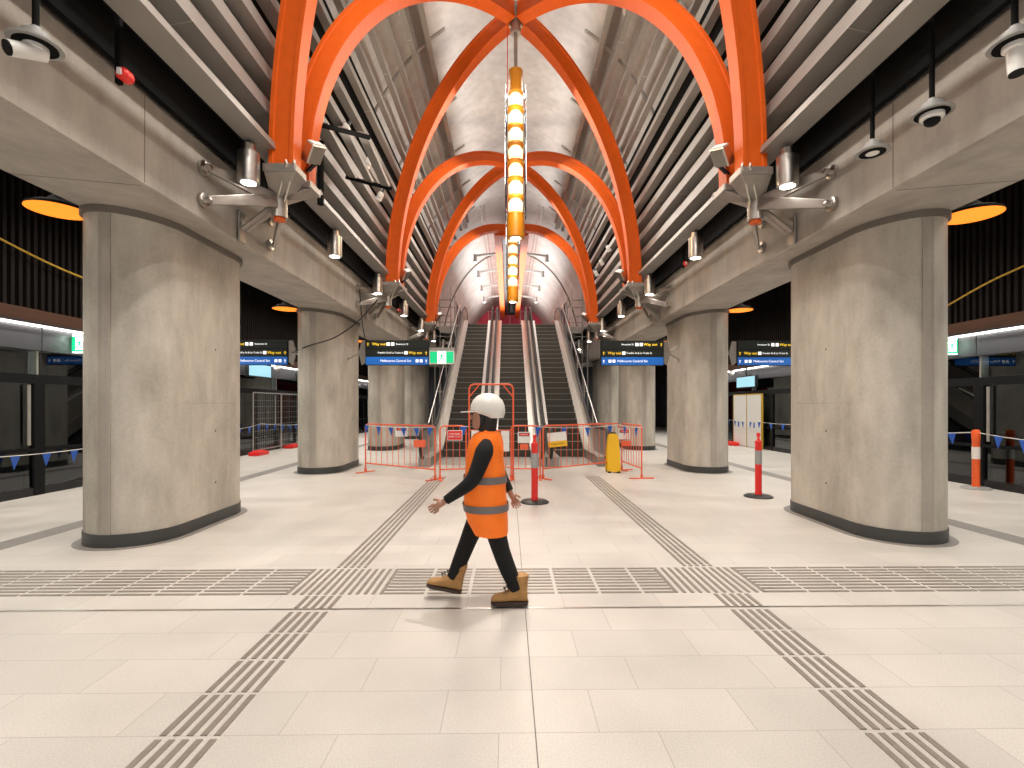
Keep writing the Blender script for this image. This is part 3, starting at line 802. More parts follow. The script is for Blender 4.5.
def wayfinding(xc, yc, zc, flip, lab, wd=1.58):
    rt = thing('wayfinding_sign', lab, 'sign', (xc, yc, zc), 0, 'hanging wayfinding signs')
    h = .62
    B().bx(-wd / 2, wd / 2, 0, .12, -h / 2, h / 2).obj('casing', M['psd'], rt, bevel=.01)
    B().bx(-wd / 2 + .015, wd / 2 - .015, -.006, 0, -h / 2 + .01, -h / 2 + .205).obj('blue_panel', M['bluesign'], rt)
    B().bx(-wd / 2 + .015, wd / 2 - .015, -.006, 0, -h / 2 + .215, -h / 2 + .40).obj('lower_black_panel', M['blacksign'], rt)
    B().bx(-wd / 2 + .015, wd / 2 - .015, -.006, 0, -h / 2 + .415, h / 2 - .01).obj('upper_black_panel', M['blacksign'], rt)
    z1, z2, z3 = h / 2 - .10, -.005, -h / 2 + .105
    a = -1 if not flip else 1
    e = wd / 2 - .07
    if not flip:
        arrow(-e, z1, .1, M['yyellow'], rt); text('Way out', .095, (-e + .10, -.008, z1), 0, M['yyellow'], rt)
        for k in range(2): B().bx(-e + .46 + k * .11, -e + .54 + k * .11, -.009, -.006, z1 - .04, z1 + .04).obj('pictogram', M['ywhite'], rt)
        text('Swanston St', .062, (-e + .69, -.008, z1), 0, M['ywhite'], rt)
        arrow(e, z2, .1, M['yyellow'], rt); text('Way out', .095, (e - .10, -.008, z2), 0, M['yyellow'], rt, 'RIGHT')
        B().bx(e - .54, e - .46, -.009, -.006, z2 - .04, z2 + .04).obj('pictogram', M['ywhite'], rt)
        text('Franklin St & La Trobe St', .062, (e - .56, -.008, z2), 0, M['ywhite'], rt, 'RIGHT')
        arrow(e, z3, .1, M['ywhite'], rt)
        for k in range(2): B().bx(e - .26 + k * .10, e - .19 + k * .10, -.009, -.006, z3 - .035, z3 + .035).obj('pictogram', M['ywhite'], rt)
        text('Melbourne Central Stn', .082, (e - .37, -.008, z3), 0, M['ywhite'], rt, 'RIGHT')
    else:
        arrow(e, z1, .1, M['yyellow'], rt); text('Way out', .095, (e - .10, -.008, z1), 0, M['yyellow'], rt, 'RIGHT')
        for k in range(2): B().bx(e - .54 - k * .11, e - .46 - k * .11, -.009, -.006, z1 - .04, z1 + .04).obj('pictogram', M['ywhite'], rt)
        text('Swanston St', .062, (e - .69, -.008, z1), 0, M['ywhite'], rt, 'RIGHT')
        arrow(-e, z2, .1, M['yyellow'], rt); text('Way out', .095, (-e + .10, -.008, z2), 0, M['yyellow'], rt)
        B().bx(-e + .46, -e + .54, -.009, -.006, z2 - .04, z2 + .04).obj('pictogram', M['ywhite'], rt)
        text('Franklin St & La Trobe St', .062, (-e + .57, -.008, z2), 0, M['ywhite'], rt)
        arrow(-e, z3, .1, M['ywhite'], rt)
        for k in range(2): B().bx(-e + .12 + k * .10, -e + .19 + k * .10, -.009, -.006, z3 - .035, z3 + .035).obj('pictogram', M['ywhite'], rt)
        text('Melbourne Central Stn', .082, (-e + .34, -.008, z3), 0, M['ywhite'], rt)
    # end plate and arm back to the pier
    sgn = 1 if (4.65 - abs(xc)) * (1 if xc > 0 else -1) > 0 else -1      # direction (in x) towards the pier
    xe = sgn * wd / 2
    b = B(); pl = [(0, -.24), (.10, -.30), (.16, -.05), (.16, .05), (.10, .30), (0, .30)]
    b.prism([(xe + sgn * p, .03, q) for p, q in pl], (0, .06, 0)); b.obj('end_bracket', M['castst'], rt)
    xp = (4.65 - .50) if abs(xc) < 4.65 else (4.65 + .50)
    xp = (xp if xc > 0 else -xp) - xc
    dy = 12.46 - yc
    for zz in (.22, -.18):
        B().tube([(xe + sgn * .14, .08, 0), (xp, dy - .25, zz)], .018, 8).obj('tie_rod', M['castst'], rt)
        B().lathe([(.05, -.02), (.05, .02)], (xp, dy - .25, zz), 14, 'X').obj('tie_disc', M['castst'], rt)
    return rt
wayfinding(-2.90, 12.2, 2.90, False, 'black and blue hanging wayfinding sign inside the second left pier, beside exit sign')
wayfinding(2.96, 12.2, 2.90, True, 'black and blue hanging wayfinding sign inside the second right pier')
wayfinding(-6.38, 12.2, 2.90, False, 'black and blue hanging wayfinding sign over the left platform')
wayfinding(6.38, 12.2, 2.90, True, 'black and blue hanging wayfinding sign over the right platform')

def runner(b, cx, cz, h, y, mi=0, flip=1):
    k = h
    def P(x, z): return (cx + flip * x * k, y, cz + z * k)
    b.lathe([(.07 * k, -.003), (.07 * k, .003)], P(.06, .38), 12, 'Y', mi)
    for p, q, w_ in (((0, .25), (-.04, -.02), .13), ((0, .22), (.20, .08), .07), ((0, .22), (-.20, .12), .07), ((-.04, -.02), (.16, -.16), .08), ((.16, -.16), (.12, -.42), .08), ((-.04, -.02), (-.14, -.24), .08), ((-.14, -.24), (-.34, -.34), .08)):
        b.bar(P(*p), P(*q), .006, w_ * k, mi, (0, 0, 1)) if abs(q[0] - p[0]) > .05 else b.bar(P(*p), P(*q), w_ * k, .006, mi, (0, 1, 0))
rt = thing('exit_sign', 'green and white running man exit sign hanging beside the left escalator', 'exit sign', (-1.80, 12.24, 2.79))
B().bx(-.31, .31, 0, .06, -.17, .17).obj('casing', M['white'], rt)
B().bx(-.29, -.11, -.006, 0, -.14, .14).obj('green_panel', M['green'], rt); B().bx(.11, .29, -.006, 0, -.14, .14).obj('green_panel', M['green'], rt)
B().bx(-.11, .11, -.006, 0, -.15, .15).obj('white_panel', M['exitwhite'], rt)
b = B(); runner(b, 0, 0, .26, -.009); b.obj('running_man', M['green'], rt)
B().bx(-.32, .32, -.01, .08, .17, .24).obj('mount', M['castst'], rt)
for s, xx, yy in ((-1, PX[-1] + .25, 9.45), (1, PX[1] - .22, 9.9)):
    rt = thing('exit_sign', 'green running man exit sign projecting from the %s screen header' % side(s), 'exit sign', (xx, yy, 2.80 if s > 0 else 2.76), 0)
    wd_ = .17 if s < 0 else .15
    B().bx(-wd_, wd_, 0, .05, -.17, .19).obj('casing', M['exitwhite'], rt)
    B().bx(-wd_ + .015, wd_ - .015, -.006, 0, -.14, .14).obj('green_panel', M['green'], rt)
    B().bx(-.08, .09, -.009, -.006, -.11, .13).obj('white_panel', M['exitwhite'], rt)
    b = B(); runner(b, 0, 0, .22, -.012); b.obj('running_man', M['green'], rt)

# ------------------------------------------------------------------ escalators
SL = math.tan(R(30)); YB, YT = 15.0, 24.7; ZT = (YT - YB) * SL
def inc(y):  # handrail base line
    return 0 if y < YB else min((y - YB) * SL, ZT)
for k, xc in enumerate((-1.64, 0.02, 1.68)):
    rt = thing('escalator', ['left escalator of the three, steel sides and black handrails', 'middle escalator of the three, behind the orange gate frame', 'right escalator of the three, yellow guard by its newel'][k], 'escalator', (xc, 0, 0), 0, 'escalators')
    b = B(); n = int((YT - YB) / .40)
    prof = []
    edge = B()
    for j in range(n + 1):
        y0 = YB + j * (YT - YB) / (n + 1); z = j * ZT / (n + 1)
        prof.append((y0, z)); prof.append((y0, z + ZT / (n + 1)))
        edge.bx(-.49, .49, y0 - .012, y0 + .03, z + ZT / (n + 1) - .004, z + ZT / (n + 1) + .006)
    prof += [(YT, ZT), (YT, ZT - .6), (YB + .6, -.05)]
    b.prism([(-.5, y, z) for y, z in prof], (1.0, 0, 0)); b.obj('step_band', M['step'], rt)
    edge.obj('step_edge', M['stepedge'], rt)
    B().bx(-.5, .5, 13.1, 15.0, -.01, .012).obj('comb_plate', M['alu'], rt)
    for e in (-1, 1):
        x0 = e * .50
        # skirt and deck (cladding)
        path = [(12.7, 0), (14.9, 0), (15.3, .14), (YT, ZT - .0), (YT + 1.6, ZT)]
        b = B(); b.prism([(x0, y, z + .24) for y, z in path] + [(x0, y, max(0, z - .5)) for y, z in reversed(path)], (e * .32, 0, 0))
        b.obj('side_cladding', M['escclad'], rt)
        b = B(); b.prism([(x0 - e * .004, y, z + .26) for y, z in path] + [(x0 - e * .004, y, z + .235) for y, z in reversed(path)], (e * .33, 0, 0))
        b.obj('deck_capping', M['alu'], rt)
        # balustrade: upper edge path with round newel
        xb = x0 + e * .22
        cy, cz, rr = 12.75, .60, .37
        nw = [(cy - rr * math.cos(R(a)), cz + rr * math.sin(R(a))) for a in range(-90, 91, 15)]
        top = nw + [(14.7, cz + rr), (15.3, cz + rr + .12), (YT - .4, ZT - .25 + cz + rr + .02), (YT + .3, ZT + cz + rr), (YT + 1.4, ZT + cz + rr)] + [(YT + 1.4 + rr * math.cos(R(a)), ZT + cz + rr * math.sin(R(a))) for a in range(75, -91, -15)]
        b = B(); b.prism([(xb - .02, y, z) for y, z in top] + [(xb - .02, YT + 1.4, ZT + .2), (xb - .02, YT, ZT + .2), (xb - .02, 15.3, .3), (xb - .02, 14.9, .2)], (.04, 0, 0))
        b.obj('balustrade', M['alu'], rt)
        b = B().tube([(xb, y, z) for y, z in top], .045, 8); b.obj('handrail', M['rubber'], rt, smooth=True)
        b = B()
        for yy in (14.0, 16.5, 19.0, 21.5): b.bx(xb - .028, xb + .028, yy, yy + .03, inc(yy) + .25, inc(yy) + .92)
        b.obj('balustrade_joint', M['alu'], rt)
# landing and soffit
struct('floor_upper', B().bx(-3.8, 3.8, YT + .2, 41.5, ZT - .35, ZT - .002), M['floor'])
b = B(); b.prism([(-3.7, 15.2, -.05), (-3.7, YT + .2, ZT - .02), (-3.7, YT + .2, ZT - .5), (-3.7, 16.2, -.05)], (7.4, 0, 0))
struct('trim_6', B().prism([(-2.62, 15.6, 0), (-2.62, YT + .2, ZT - .3), (-2.62, YT + .2, 0)], (5.3, 0, 0)), M['header'])
# items on the upper landing
rt = thing('site_worker_barrier', 'dark round fan on orange stand at the top of the right escalator', 'fan', (2.9, 28.0, ZT - .002))
B().lathe([(.34, -.08), (.38, 0), (.34, .08)], (0, 0, .85), 20, 'Y').obj('fan_drum', M['dark'], rt, smooth=True)
B().bx(-.55, .55, -.1, .1, 0, .08).bx(-.5, -.44, -.05, .05, .08, .8).bx(.44, .5, -.05, .05, .08, .8).bx(-.5, .5, -.05, .05, .42, .48).obj('stand', M['barrier'], rt)
rt.name = 'drum_fan'
for s in (-1, 1):
    rt = thing('glass_balustrade', 'glass balustrade with steel posts on the upper landing, %s side' % side(s), 'balustrade', (s * 2.75, 24.6, ZT - .002), 0, 'landing balustrades')
    for k in range(3): B().bx(-.03, .03, k * 1.2, k * 1.2 + .06, 0, 1.15).obj('post', M['steel'], rt)
    B().bx(-.01, .01, .06, 2.4, .1, 1.05).obj('glass_panel', M['clear'], rt)
    B().bx(-.04, .04, 0, 2.5, 1.1, 1.16).obj('top_rail', M['steel'], rt)
    # scaffold beside the escalators
    rt = thing('scaffold', 'thin steel tube scaffold standing between the %s escalator and far piers' % side(s), 'scaffold', (s * 3.0, 21.5, 0), 0, 'scaffolds')
    for (dx, dy) in ((-.35, 0), (.35, 0), (-.35, 1.6), (.35, 1.6)):
        B().tube([(dx, dy, 0), (dx, dy, 6.8)], .024, 8).obj('upright', M['castst'], rt)
    for zz in (1.0, 2.2, 3.4, 4.6, 5.5, 6.2):
        B().tube([(-.35, 0, zz), (.35, 0, zz)], .02, 6).tube([(-.35, 1.6, zz), (.35, 1.6, zz)], .02, 6).tube([(-.35, 0, zz), (-.35, 1.6, zz)], .02, 6).obj('ledger', M['castst'], rt)
    rt = thing('stair_handrail', 'steel handrail and post line climbing outside the %s escalator' % side(s), 'handrail', (s * 2.58, 0, 0), 0, 'outer stair handrails')
    B().tube([(0, 13.9, 1.0), (0, 15.0, 1.05), (0, YT, ZT + 1.05)], .02, 8).obj('rail', M['steel'], rt)
    for k in range(7):
        yy = 14.0 + 1.75 * k; zz = max(0, (yy - 15) * SL)
        B().bx(-.02, .02, yy, yy + .04, 0, zz + 1.02).obj('post', M['castst'], rt)

# ------------------------------------------------------------------ crowd barriers
def barrier(p, q, h, lab, bars=None, feet=(1, 1)):
    p, q = Vector((p[0], p[1], 0)), Vector((q[0], q[1], 0)); d = q - p; L = d.length
    rt = thing('crowd_barrier', lab, 'crowd barrier', p, math.atan2(d.y, d.x), 'orange crowd barriers')
    r = .017
    b = B(); c = .08
    b.tube([(0.0, 0, .05), (0, 0, h - c), (c * .3, 0, h - c * .3), (c, 0, h), (L - c, 0, h), (L - c * .3, 0, h - c * .3), (L, 0, h - c), (L, 0, .05)], r, 8)
    b.tube([(0, 0, .22), (L, 0, .22)], r * .9, 8)
    b.obj('frame', M['barrier'], rt, smooth=True)
    n = bars or max(3, int(L / .17))
    b = B()
    for k in range(1, n): b.tube([(L * k / n, 0, .22), (L * k / n, 0, h)], .007, 6)
    b.obj('bars', M['barrier'], rt)
    for e, x in zip(feet, (0, L)):
        if e: B().bar((x, -.27, .012), (x, .27, .012), .06, .02).bx(x - .02, x + .02, -.02, .02, .01, .10).obj('foot', M['barrier'], rt)
    return rt
HB = 1.15
def C(px, Y): return (CAMX + (px - 508) * Y / F, Y)
barrier(C(366, 11.7), C(435, 10.5), HB, 'leftmost orange crowd barrier, angled in front of the left pier')
barrier(C(440, 10.5), C(466, 10.62), HB, 'narrow orange barrier panel with red notice left of the gate frame', 4)
barrier(C(511, 10.62), C(540, 10.6), HB, 'narrow orange barrier panel behind the red bollard', 4)
barrier(C(543, 10.6), C(619, 12.0), HB, 'orange crowd barrier with yellow notice before the right escalator')
barrier(C(622, 12.0), C(642, 10.6), HB, 'rightmost orange crowd barrier, short side panel by the right pier')
# gate frame
x0, x1_, yg = C(469, 10.65)[0], C(513, 10.65)[0], 10.66
rt = thing('gate_frame', 'tall orange tube gate frame standing behind the walking worker', 'gate', (x0, yg, 0)); L = x1_ - x0; h = 2.05
B().tube([(0, 0, 0), (0, 0, h - .1), (.03, 0, h - .03), (.1, 0, h), (L - .1, 0, h), (L - .03, 0, h - .03), (L, 0, h - .1), (L, 0, 0)], .02, 10).obj('frame', M['barrier'], rt, smooth=True)
B().tube([(.0, 0, h - .28), (.22, 0, h - .01)], .014, 6).tube([(L, 0, h - .28), (L - .22, 0, h - .01)], .014, 6).obj('corner_brace', M['barrier'], rt)
B().tube([(0, 0, 1.05), (L, 0, 1.05)], .014, 6).tube([(0, 0, .25), (L, 0, .25)], .014, 6).obj('cross_rail', M['barrier'], rt)
b = B()
for k in range(1, 6): b.tube([(L * k / 6, 0, .25), (L * k / 6, 0, 1.05)], .007, 6)
b.obj('gate_bars', M['barrier'], rt)
for x in (0, L): B().bar((x, -.25, .012), (x, .25, .012), .06, .02).obj('foot', M['barrier'], rt)
# notices on the barriers
def notice(px, Y, z, wd, ht, kind, lab):
    x, y = C(px, Y)
    rt = thing('barrier_notice', lab, 'notice', (x, y - .035, z), 0, 'notices hung on the barriers')
    if kind == 'danger':
        B().box((0, 0, 0), (wd, .008, ht)).obj('board', M['white'], rt)
        B().box((0, -.006, ht * .26), (wd * .8, .004, ht * .30)).obj('black_band', M['blacksign'], rt)
        B().box((0, -.010, ht * .26), (wd * .7, .004, ht * .2)).obj('red_band', M['red'], rt)
        text('DANGER', ht * .16, (0, -.0135, ht * .26), 0, M['white'], rt, 'CENTER')
    elif kind == 'red':
        B().box((0, 0, 0), (wd, .008, ht)).obj('board', M['white'], rt)
        B().box((0, -.006, 0), (wd * .92, .004, ht * .86)).obj('red_face', M['red'], rt)
        text('DANGER\nKEEP OUT', ht * .26, (0, -.010, 0), 0, M['white'], rt, 'CENTER')
    elif kind == 'yellow':
        B().box((0, 0, ht * .2), (wd, .008, ht * .6)).obj('board', M['white'], rt)
        B().box((0, 0, -ht * .3), (wd, .008, ht * .4)).obj('yellow_board', M['yellow'], rt)
        text('CAUTION', ht * .2, (0, -.006, -ht * .3), 0, M['blacksign'], rt, 'CENTER')
        rt.rotation_euler = (0, R(-6), 0)
    elif kind == 'orange':
        B().box((0, 0, 0), (wd, .01, ht)).obj('board', M['barrier'], rt)
    else:
        B().box((0, 0, 0), (wd, .008, ht)).obj('board', M['white'], rt)
    return rt
notice(402, 11.1, 1.00, .28, .22, 'danger', 'small white danger notice on the leftmost orange barrier')
notice(455, 10.55, .95, .32, .22, 'red', 'red notice on the barrier left of the walking worker')
notice(524, 10.61, .90, .28, .24, 'danger', 'white danger notice on the barrier left of the red bollard')
notice(524, 10.61, .70, .18, .12, 'orange', 'blank orange plate below the danger notice near the red bollard')
notice(557, 10.82, .84, .42, .32, 'yellow', 'tilted white and yellow notice before the right escalator')
notice(624, 11.86, .90, .28, .26, 'danger', 'white danger notice on the right side barrier')
notice(626, 11.7, .68, .22, .12, 'orange', 'blank orange plate on the right side barrier')
notice(476, 10.6, .90, .20, .30, 'white', 'plain white sheet on gate in front of the worker face')
notice(505, 10.6, .82, .18, .44, 'white', 'plain white sheet on gate behind the worker back')
notice(420, 10.73, .76, .26, .16, 'orange', 'blank orange plate over the left escalator newel')

# yellow folded floor sign by right newel
x, y = C(613, 11.65)
rt = thing('folded_floor_sign', 'tall yellow folded plastic floor sign leaning beside the right escalator newel', 'floor sign', (x, y, 0))
for e in (-1, 1):
    b = B(); b.rings([[Vector((a * w_, e * d_ + c * .012, z)) for a, c in ((-1, -1), (1, -1), (1, 1), (-1, 1))] for w_, d_, z in ((.16, .13, 0.02), (.15, .08, .5), (.12, .04, .86), (.07, .03, .92))])
    b.obj('leaf', M['yellow'], rt, bevel=.006)
B().bx(-.06, .06, -.035, .035, .88, .95).obj('grip', M['rubber'], rt)
for xx in (-.11, .11): B().bx(xx - .03, xx + .03, -.16, .16, 0, .04).obj('rubber_foot', M['rubber'], rt)

# ------------------------------------------------------------------ bollards
def bollard(px, Y, lab, m, h=1.12, ttop=True):
    x, y = C(px, Y)
    rt = thing('bollard', lab, 'bollard', (x, y, 0), 0, 'site bollards')
    B().lathe([(.235, 0), (.235, .015), (.20, .035), (.07, .045)], (0, 0, 0), 28).obj('base', M['rubber'] if ttop else M['grey'], rt, smooth=True)
    r = .055 if ttop else .06
    B().lathe([(r + .01, .04), (r, .10), (r, h - .18), (r * 1.1, h - .17), (r * 1.1, h - .15)], (0, 0, 0), 20).obj('post', m, rt, smooth=True)
    if ttop:
        B().lathe([(r * .9, h - .15), (.028, h - .13), (.02, h - .08), (.032, h - .05), (.03, h - .01), (.01, h)], (0, 0, 0), 16).obj('top_grip', m, rt, smooth=True)
        B().lathe([(r + .004, h - .55), (r + .004, h - .31)], (0, 0, 0), 20).obj('reflective_band', M['refl'], rt, smooth=True)
    else:
        B().lathe([(r * 1.1, h - .15), (r * 1.15, h - .05), (r * .9, h - .01), (r * .3, h)], (0, 0, 0), 20).obj('top_cap', m, rt, smooth=True)
        B().lathe([(r + .004, h - .56), (r + .004, h - .33)], (0, 0, 0), 20).obj('reflective_band', M['bwhite'], rt, smooth=True)
    return rt
bollard(534.5, 8.05, 'red site bollard with grey band standing right of the walking worker', M['red'])
bollard(760, 8.48, 'red site bollard with grey band left of the near right pier', M['red'])
bollard(982, 9.25, 'orange bollard with white band holding bunting by right screens', M['redorange'], 1.13, False)

# ------------------------------------------------------------------ bunting
def bunting(pts, lab, sp=.42, sz=.17, start=.2, every=None):
    rt = thing('bunting', lab, 'bunting', pts[0], 0, 'blue pennant bunting'); P0 = Vector(pts[0])
    pts = [Vector(p) - P0 for p in pts]
    fine = []
    for a, b_ in zip(pts, pts[1:]):
        L = (b_ - a).length; n = max(2, int(L / .25))
        for k in range(n):
            t = k / n; v = a.lerp(b_, t); v.z -= .05 * L * 4 * t * (1 - t) * .35; fine.append(v)
    fine.append(pts[-1])
    B().tube(fine, .006, 5).obj('string', M['bwhite'], rt)
    acc = 0; nxt = start; c = 0
    for a, b_ in zip(fine, fine[1:]):
        L = (b_ - a).length
        while acc + L > nxt:
            p = a.lerp(b_, (nxt - acc) / L); d = (b_ - a).normalized(); d.z = 0; d.normalize(); q = d.cross(Vector((0, 0, 1))) * .003
            tw = random.uniform(-.03, .03)
            bb = B().rings([[p + d * sz * .5 + q, p - d * sz * .5 + q, p + Vector((tw, 0, -sz * 1.35)) + q], [p + d * sz * .5 - q, p - d * sz * .5 - q, p + Vector((tw, 0, -sz * 1.35)) - q]])
            bb.obj('pennant', M['blue'], rt); c += 1
            nxt += sp
        acc += L
bx_, by_ = C(982, 9.25)
bunting([(8.35, 14.5, .95), (bx_, by_, 1.08), (8.75, 7.6, .98)], 'blue pennant bunting tied to the orange bollard on the right', .46, .17, .2)
bunting([(-8.1, 6.6, .86), (-8.15, 9.9, .80), (-8.1, 13.0, .86), (-8.1, 15.9, 1.0), (-8.1, 20.5, .9)], 'blue pennant bunting strung before the left platform screens', .55, .17, .35)
bunting([(9.08, 15.2, 1.0), (8.8, 17.4, 1.0), (8.8, 19.6, 1.0), (9.08, 20.6, 1.0)], 'blue pennant bunting strung before the white site doors', .62, .17, .3)
x_, y_ = C(366, 11.66); x2_, y2_ = C(435, 10.44)
bunting([(x_, y_, 1.13), (x2_, y2_, 1.13)], 'blue pennants clipped along the leftmost orange barrier', .40, .15, .05)
x_, y_ = C(463, 10.52); 
bunting([(x_ - .05, y_, 1.14), (x_ + .12, y_, 1.14)], 'single blue pennant beside the red notice', .4, .15, .06)
x_, y_ = C(537, 10.5); x2_, y2_ = C(619, 11.9); x3_, y3_ = C(642, 10.5)
bunting([(x_, y_, 1.13), (x2_, y2_, 1.12), (x3_, y3_, 1.12)], 'blue pennants along the barrier before the right escalator', .72, .16, .03)

# temporary fence and red feet on the left platform
rt = thing('temporary_fence', 'tall steel mesh temporary fence before the far left platform screens', 'fence', (-8.25, 15.7, 0))
b = B()
for k in range(4): b.tube([(0, 2.4 * k / 1.0 * .8, 0.02), (0, 2.4 * k * .8, 2.0)], .022, 8)
b.tube([(0, 0, 2.0), (0, 5.76, 2.0)], .02, 8).tube([(0, 0, .15), (0, 5.76, .15)], .02, 8)
b.obj('frame', M['steel'], rt)
b = B()
for k in range(1, 40): b.tube([(0, k * .144, .15), (0, k * .144, 2.0)], .003, 4)
for k in range(1, 9): b.tube([(0, 0, .15 + k * .2), (0, 5.76, .15 + k * .2)], .003, 4)
b.obj('mesh_infill', M['steel'], rt)
fl = None
for (x, y, lb) in ((-8.1, 15.75, 'nearest red block foot of the left temporary fence'), (-8.22, 18.4, 'second red block foot of the left temporary fence'), (-8.25, 21.4, 'farthest red block foot of the left temporary fence'), (8.75, 19.4, 'red block foot on the floor beside the white site doors')):
    if fl is None:
        fl = B().box((0, 0, .06), (.32, .70, .12)).box((0, 0, .13), (.2, .5, .04)).obj('fence_foot', M['red'], bevel=.03)
        tag(fl, lb, 'fence foot', 'red fence feet'); fl.location = (x, y, 0)
    else: dup(fl, lb, (x, y, 0))

# ------------------------------------------------------------------ fittings among baffles
rt = thing('open_ceiling_hatch', 'hinged open ceiling hatch of three louvre slats beside nearest left arch', 'hatch', (-2.62, 8.05, 5.62))
mt = Euler((R(-4), R(14), 0)).to_matrix()
b = B()
for yy in (-.75, .75): b.box(mt @ Vector((0, yy, 0)), (.85, .05, .05), mt)
b.obj('frame', M['black'], rt)
for k in range(3): B().box(mt @ Vector((-.30 + .30 * k, 0, .03)), (.15, 1.5, .05), mt).obj('slat', M['baffle'], rt)
B().tube([(-.40, -.5, .02), (-.40, -.5, -.95)], .05, 8).obj('support_strut', M['black'], rt)
fit = None
for (px, py, Y, lb) in ((347, 130, 8.6, 'upper white spotlight fitting clipped beside the open ceiling hatch'), (369, 163, 9.2, 'middle white spotlight fitting beside the open ceiling hatch'), (381, 196, 10.2, 'lower white spotlight fitting between the left arches'),
                        (400, 8, 9.0, 'white spotlight fitting near the crown on the left'), (626, 8, 9.0, 'white spotlight fitting near the crown on the right'),
                        (608, 247, 14.0, 'upper white spotlight fitting between the right arches'), (601, 261, 15.0, 'middle white spotlight fitting between the right arches'), (596, 272, 16.0, 'lower white spotlight fitting between the right arches')):
    x = CAMX + (px - 508) * Y / F; z = 1.6 + (405 - py) * Y / F
    s = -1 if x < 0 else 1
    if fit is None:
        fit = thing('spotlight_fitting', lb, 'spotlight', (0, 0, 0), 0, 'white spotlight fittings')
        B().box((0, 0, 0), (.10, .34, .12), (R(20), 0, 0)).obj('body', M['white'], fit, bevel=.03)
        B().box((0, -.02, -.10), (.12, .16, .08), (R(20), 0, 0)).obj('head', M['white'], fit, bevel=.02)
        B().box((0, .02, .10), (.04, .06, .12)).obj('clip', M['dark'], fit)
        q = fit
    else: q = dup(fit, lb)
    q.location = (x, Y, z); q.rotation_euler = (0, R(-s * 25), R(-s * 20))

# ------------------------------------------------------------------ loose cables
def cable(pts, r, m, lab, name='hanging_cable'):
    P = [Vector(p) for p in pts]; f = []
    for i in range(len(P) - 1):
        a = P[max(i - 1, 0)]; b_ = P[i]; c = P[i + 1]; d = P[min(i + 2, len(P) - 1)]
        for k in range(8):
            t = k / 8
            f.append(.5 * ((2 * b_) + (c - a) * t + (2 * a - 5 * b_ + 4 * c - d) * t * t + (3 * b_ - a - 3 * c + d) * t ** 3))
    f.append(P[-1])
    o = B().tube(f, r, 6).obj(name, m, smooth=True); tag(o, lab, 'cable')
def W(px, py, Y): return (CAMX + (px - 508) * Y / F, Y, 1.6 + (405 - py) * Y / F)
cable([W(294, 353, 11.8), W(310, 346, 11.3), W(335, 338, 11.2), W(358, 322, 11.3), W(378, 300, 11.5)], .014, M['dark'], 'dark cable drooping across the second left pier up to the beam')
cable([W(360, 290, 11.6), W(363, 325, 11.9), W(366, 341, 12.15)], .012, M['dark'], 'thin cable dropping from the left beam to the wayfinding sign')
cable([(-8.45, 6.2, 4.75), (-8.45, 7.5, 4.45), (-8.45, 9.5, 4.1), (-8.45, 12, 4.05)], .018, M['cable_y'], 'yellow cable slung across the left batten wall')
cable([(9.05, 6.5, 4.45), (9.05, 8.5, 4.1), (9.05, 9.6, 3.85), (9.05, 11.5, 3.2)], .018, M['cable_y'], 'yellow cable slung across the right batten wall')

# ------------------------------------------------------------------ walking worker (facing -X)
PS = 122.5
def Q(px, py, y=0.0): return Vector(((px - 508) / PS, y, (405 - py) / PS + 1.6))
root = thing('person', 'person in white hard hat and orange hi-vis vest walking left across the floor', 'person', (CAMX, 4.0, 0))
def skin(name, verts, edges, rad, m, parent, sub=2, rootv=0):
    me = bpy.data.meshes.new(name); me.from_pydata([tuple(v) for v in verts], edges, []); me.materials.append(m)
    o = bpy.data.objects.new(name, me); COL.objects.link(o); o.parent = parent
    sk = o.modifiers.new('skin', 'SKIN'); sk.use_smooth_shade = True
    lay = me.skin_vertices[0].data if me.skin_vertices else None
    if lay is None:
        bm = bmesh.new(); bm.from_mesh(me); bm.verts.layers.skin.verify(); bm.to_mesh(me); bm.free(); lay = me.skin_vertices[0].data
    for i, r in enumerate(rad): lay[i].radius = (r, r) if not isinstance(r, tuple) else r; lay[i].use_root = (i == rootv)
    ss = o.modifiers.new('sub', 'SUBSURF'); ss.levels = sub; ss.render_levels = sub
    return o
def loft(b, rows, n=24, mi=0, cap=True, p=2.0):
    """rows: (center, axis_u, axis_v) half-axes vectors"""
    rs = []
    for c, u, v in rows:
        ring = []
        for k in range(n):
            t = 2 * math.pi * k / n; ct, st = math.cos(t), math.sin(t)
            ring.append(c + u * (abs(ct) ** (2 / p) * (1 if ct >= 0 else -1)) + v * (abs(st) ** (2 / p) * (1 if st >= 0 else -1)))
        rs.append(ring)
    b.rings(rs, cap, mi); return b
X_ = Vector((1, 0, 0)); Yv = Vector((0, 1, 0)); Zv = Vector((0, 0, 1))
# body: one skinned surface, near arm forward, far arm back
yn, yf_ = -.17, .17      # shoulder offsets (near, far)
pel = Q(488, 497); chest = Q(486, 460); neckb = Q(488, 438); neck = Q(486, 428)
V = [pel, Q(487, 480), chest, neckb, neck,
     Q(486, 446, yn), Q(474, 478, yn - .07), Q(448, 496, yn - .04),              # near arm 5,6,7
     Q(488, 446, yf_), Q(499, 478, yf_ + .06), Q(510.5, 497, yf_ + .02),          # far arm 8,9,10
     Q(490, 500, -.09), Q(501, 549, -.09), Q(516, 585, -.09),                      # near leg (rear) 11..13
     Q(486, 500, .09), Q(466, 545, .08), Q(450.5, 583, .08)]                       # far leg (front)
Eg = [(0, 1), (1, 2), (2, 3), (3, 4), (3, 5), (5, 6), (6, 7), (3, 8), (8, 9), (9, 10), (0, 11), (11, 12), (12, 13), (0, 14), (14, 15), (15, 16)]
rad = [.11, .10, .115, .075, .048, .048, .036, .024, .048, .036, .024, .078, .052, .038, .078, .052, .038]
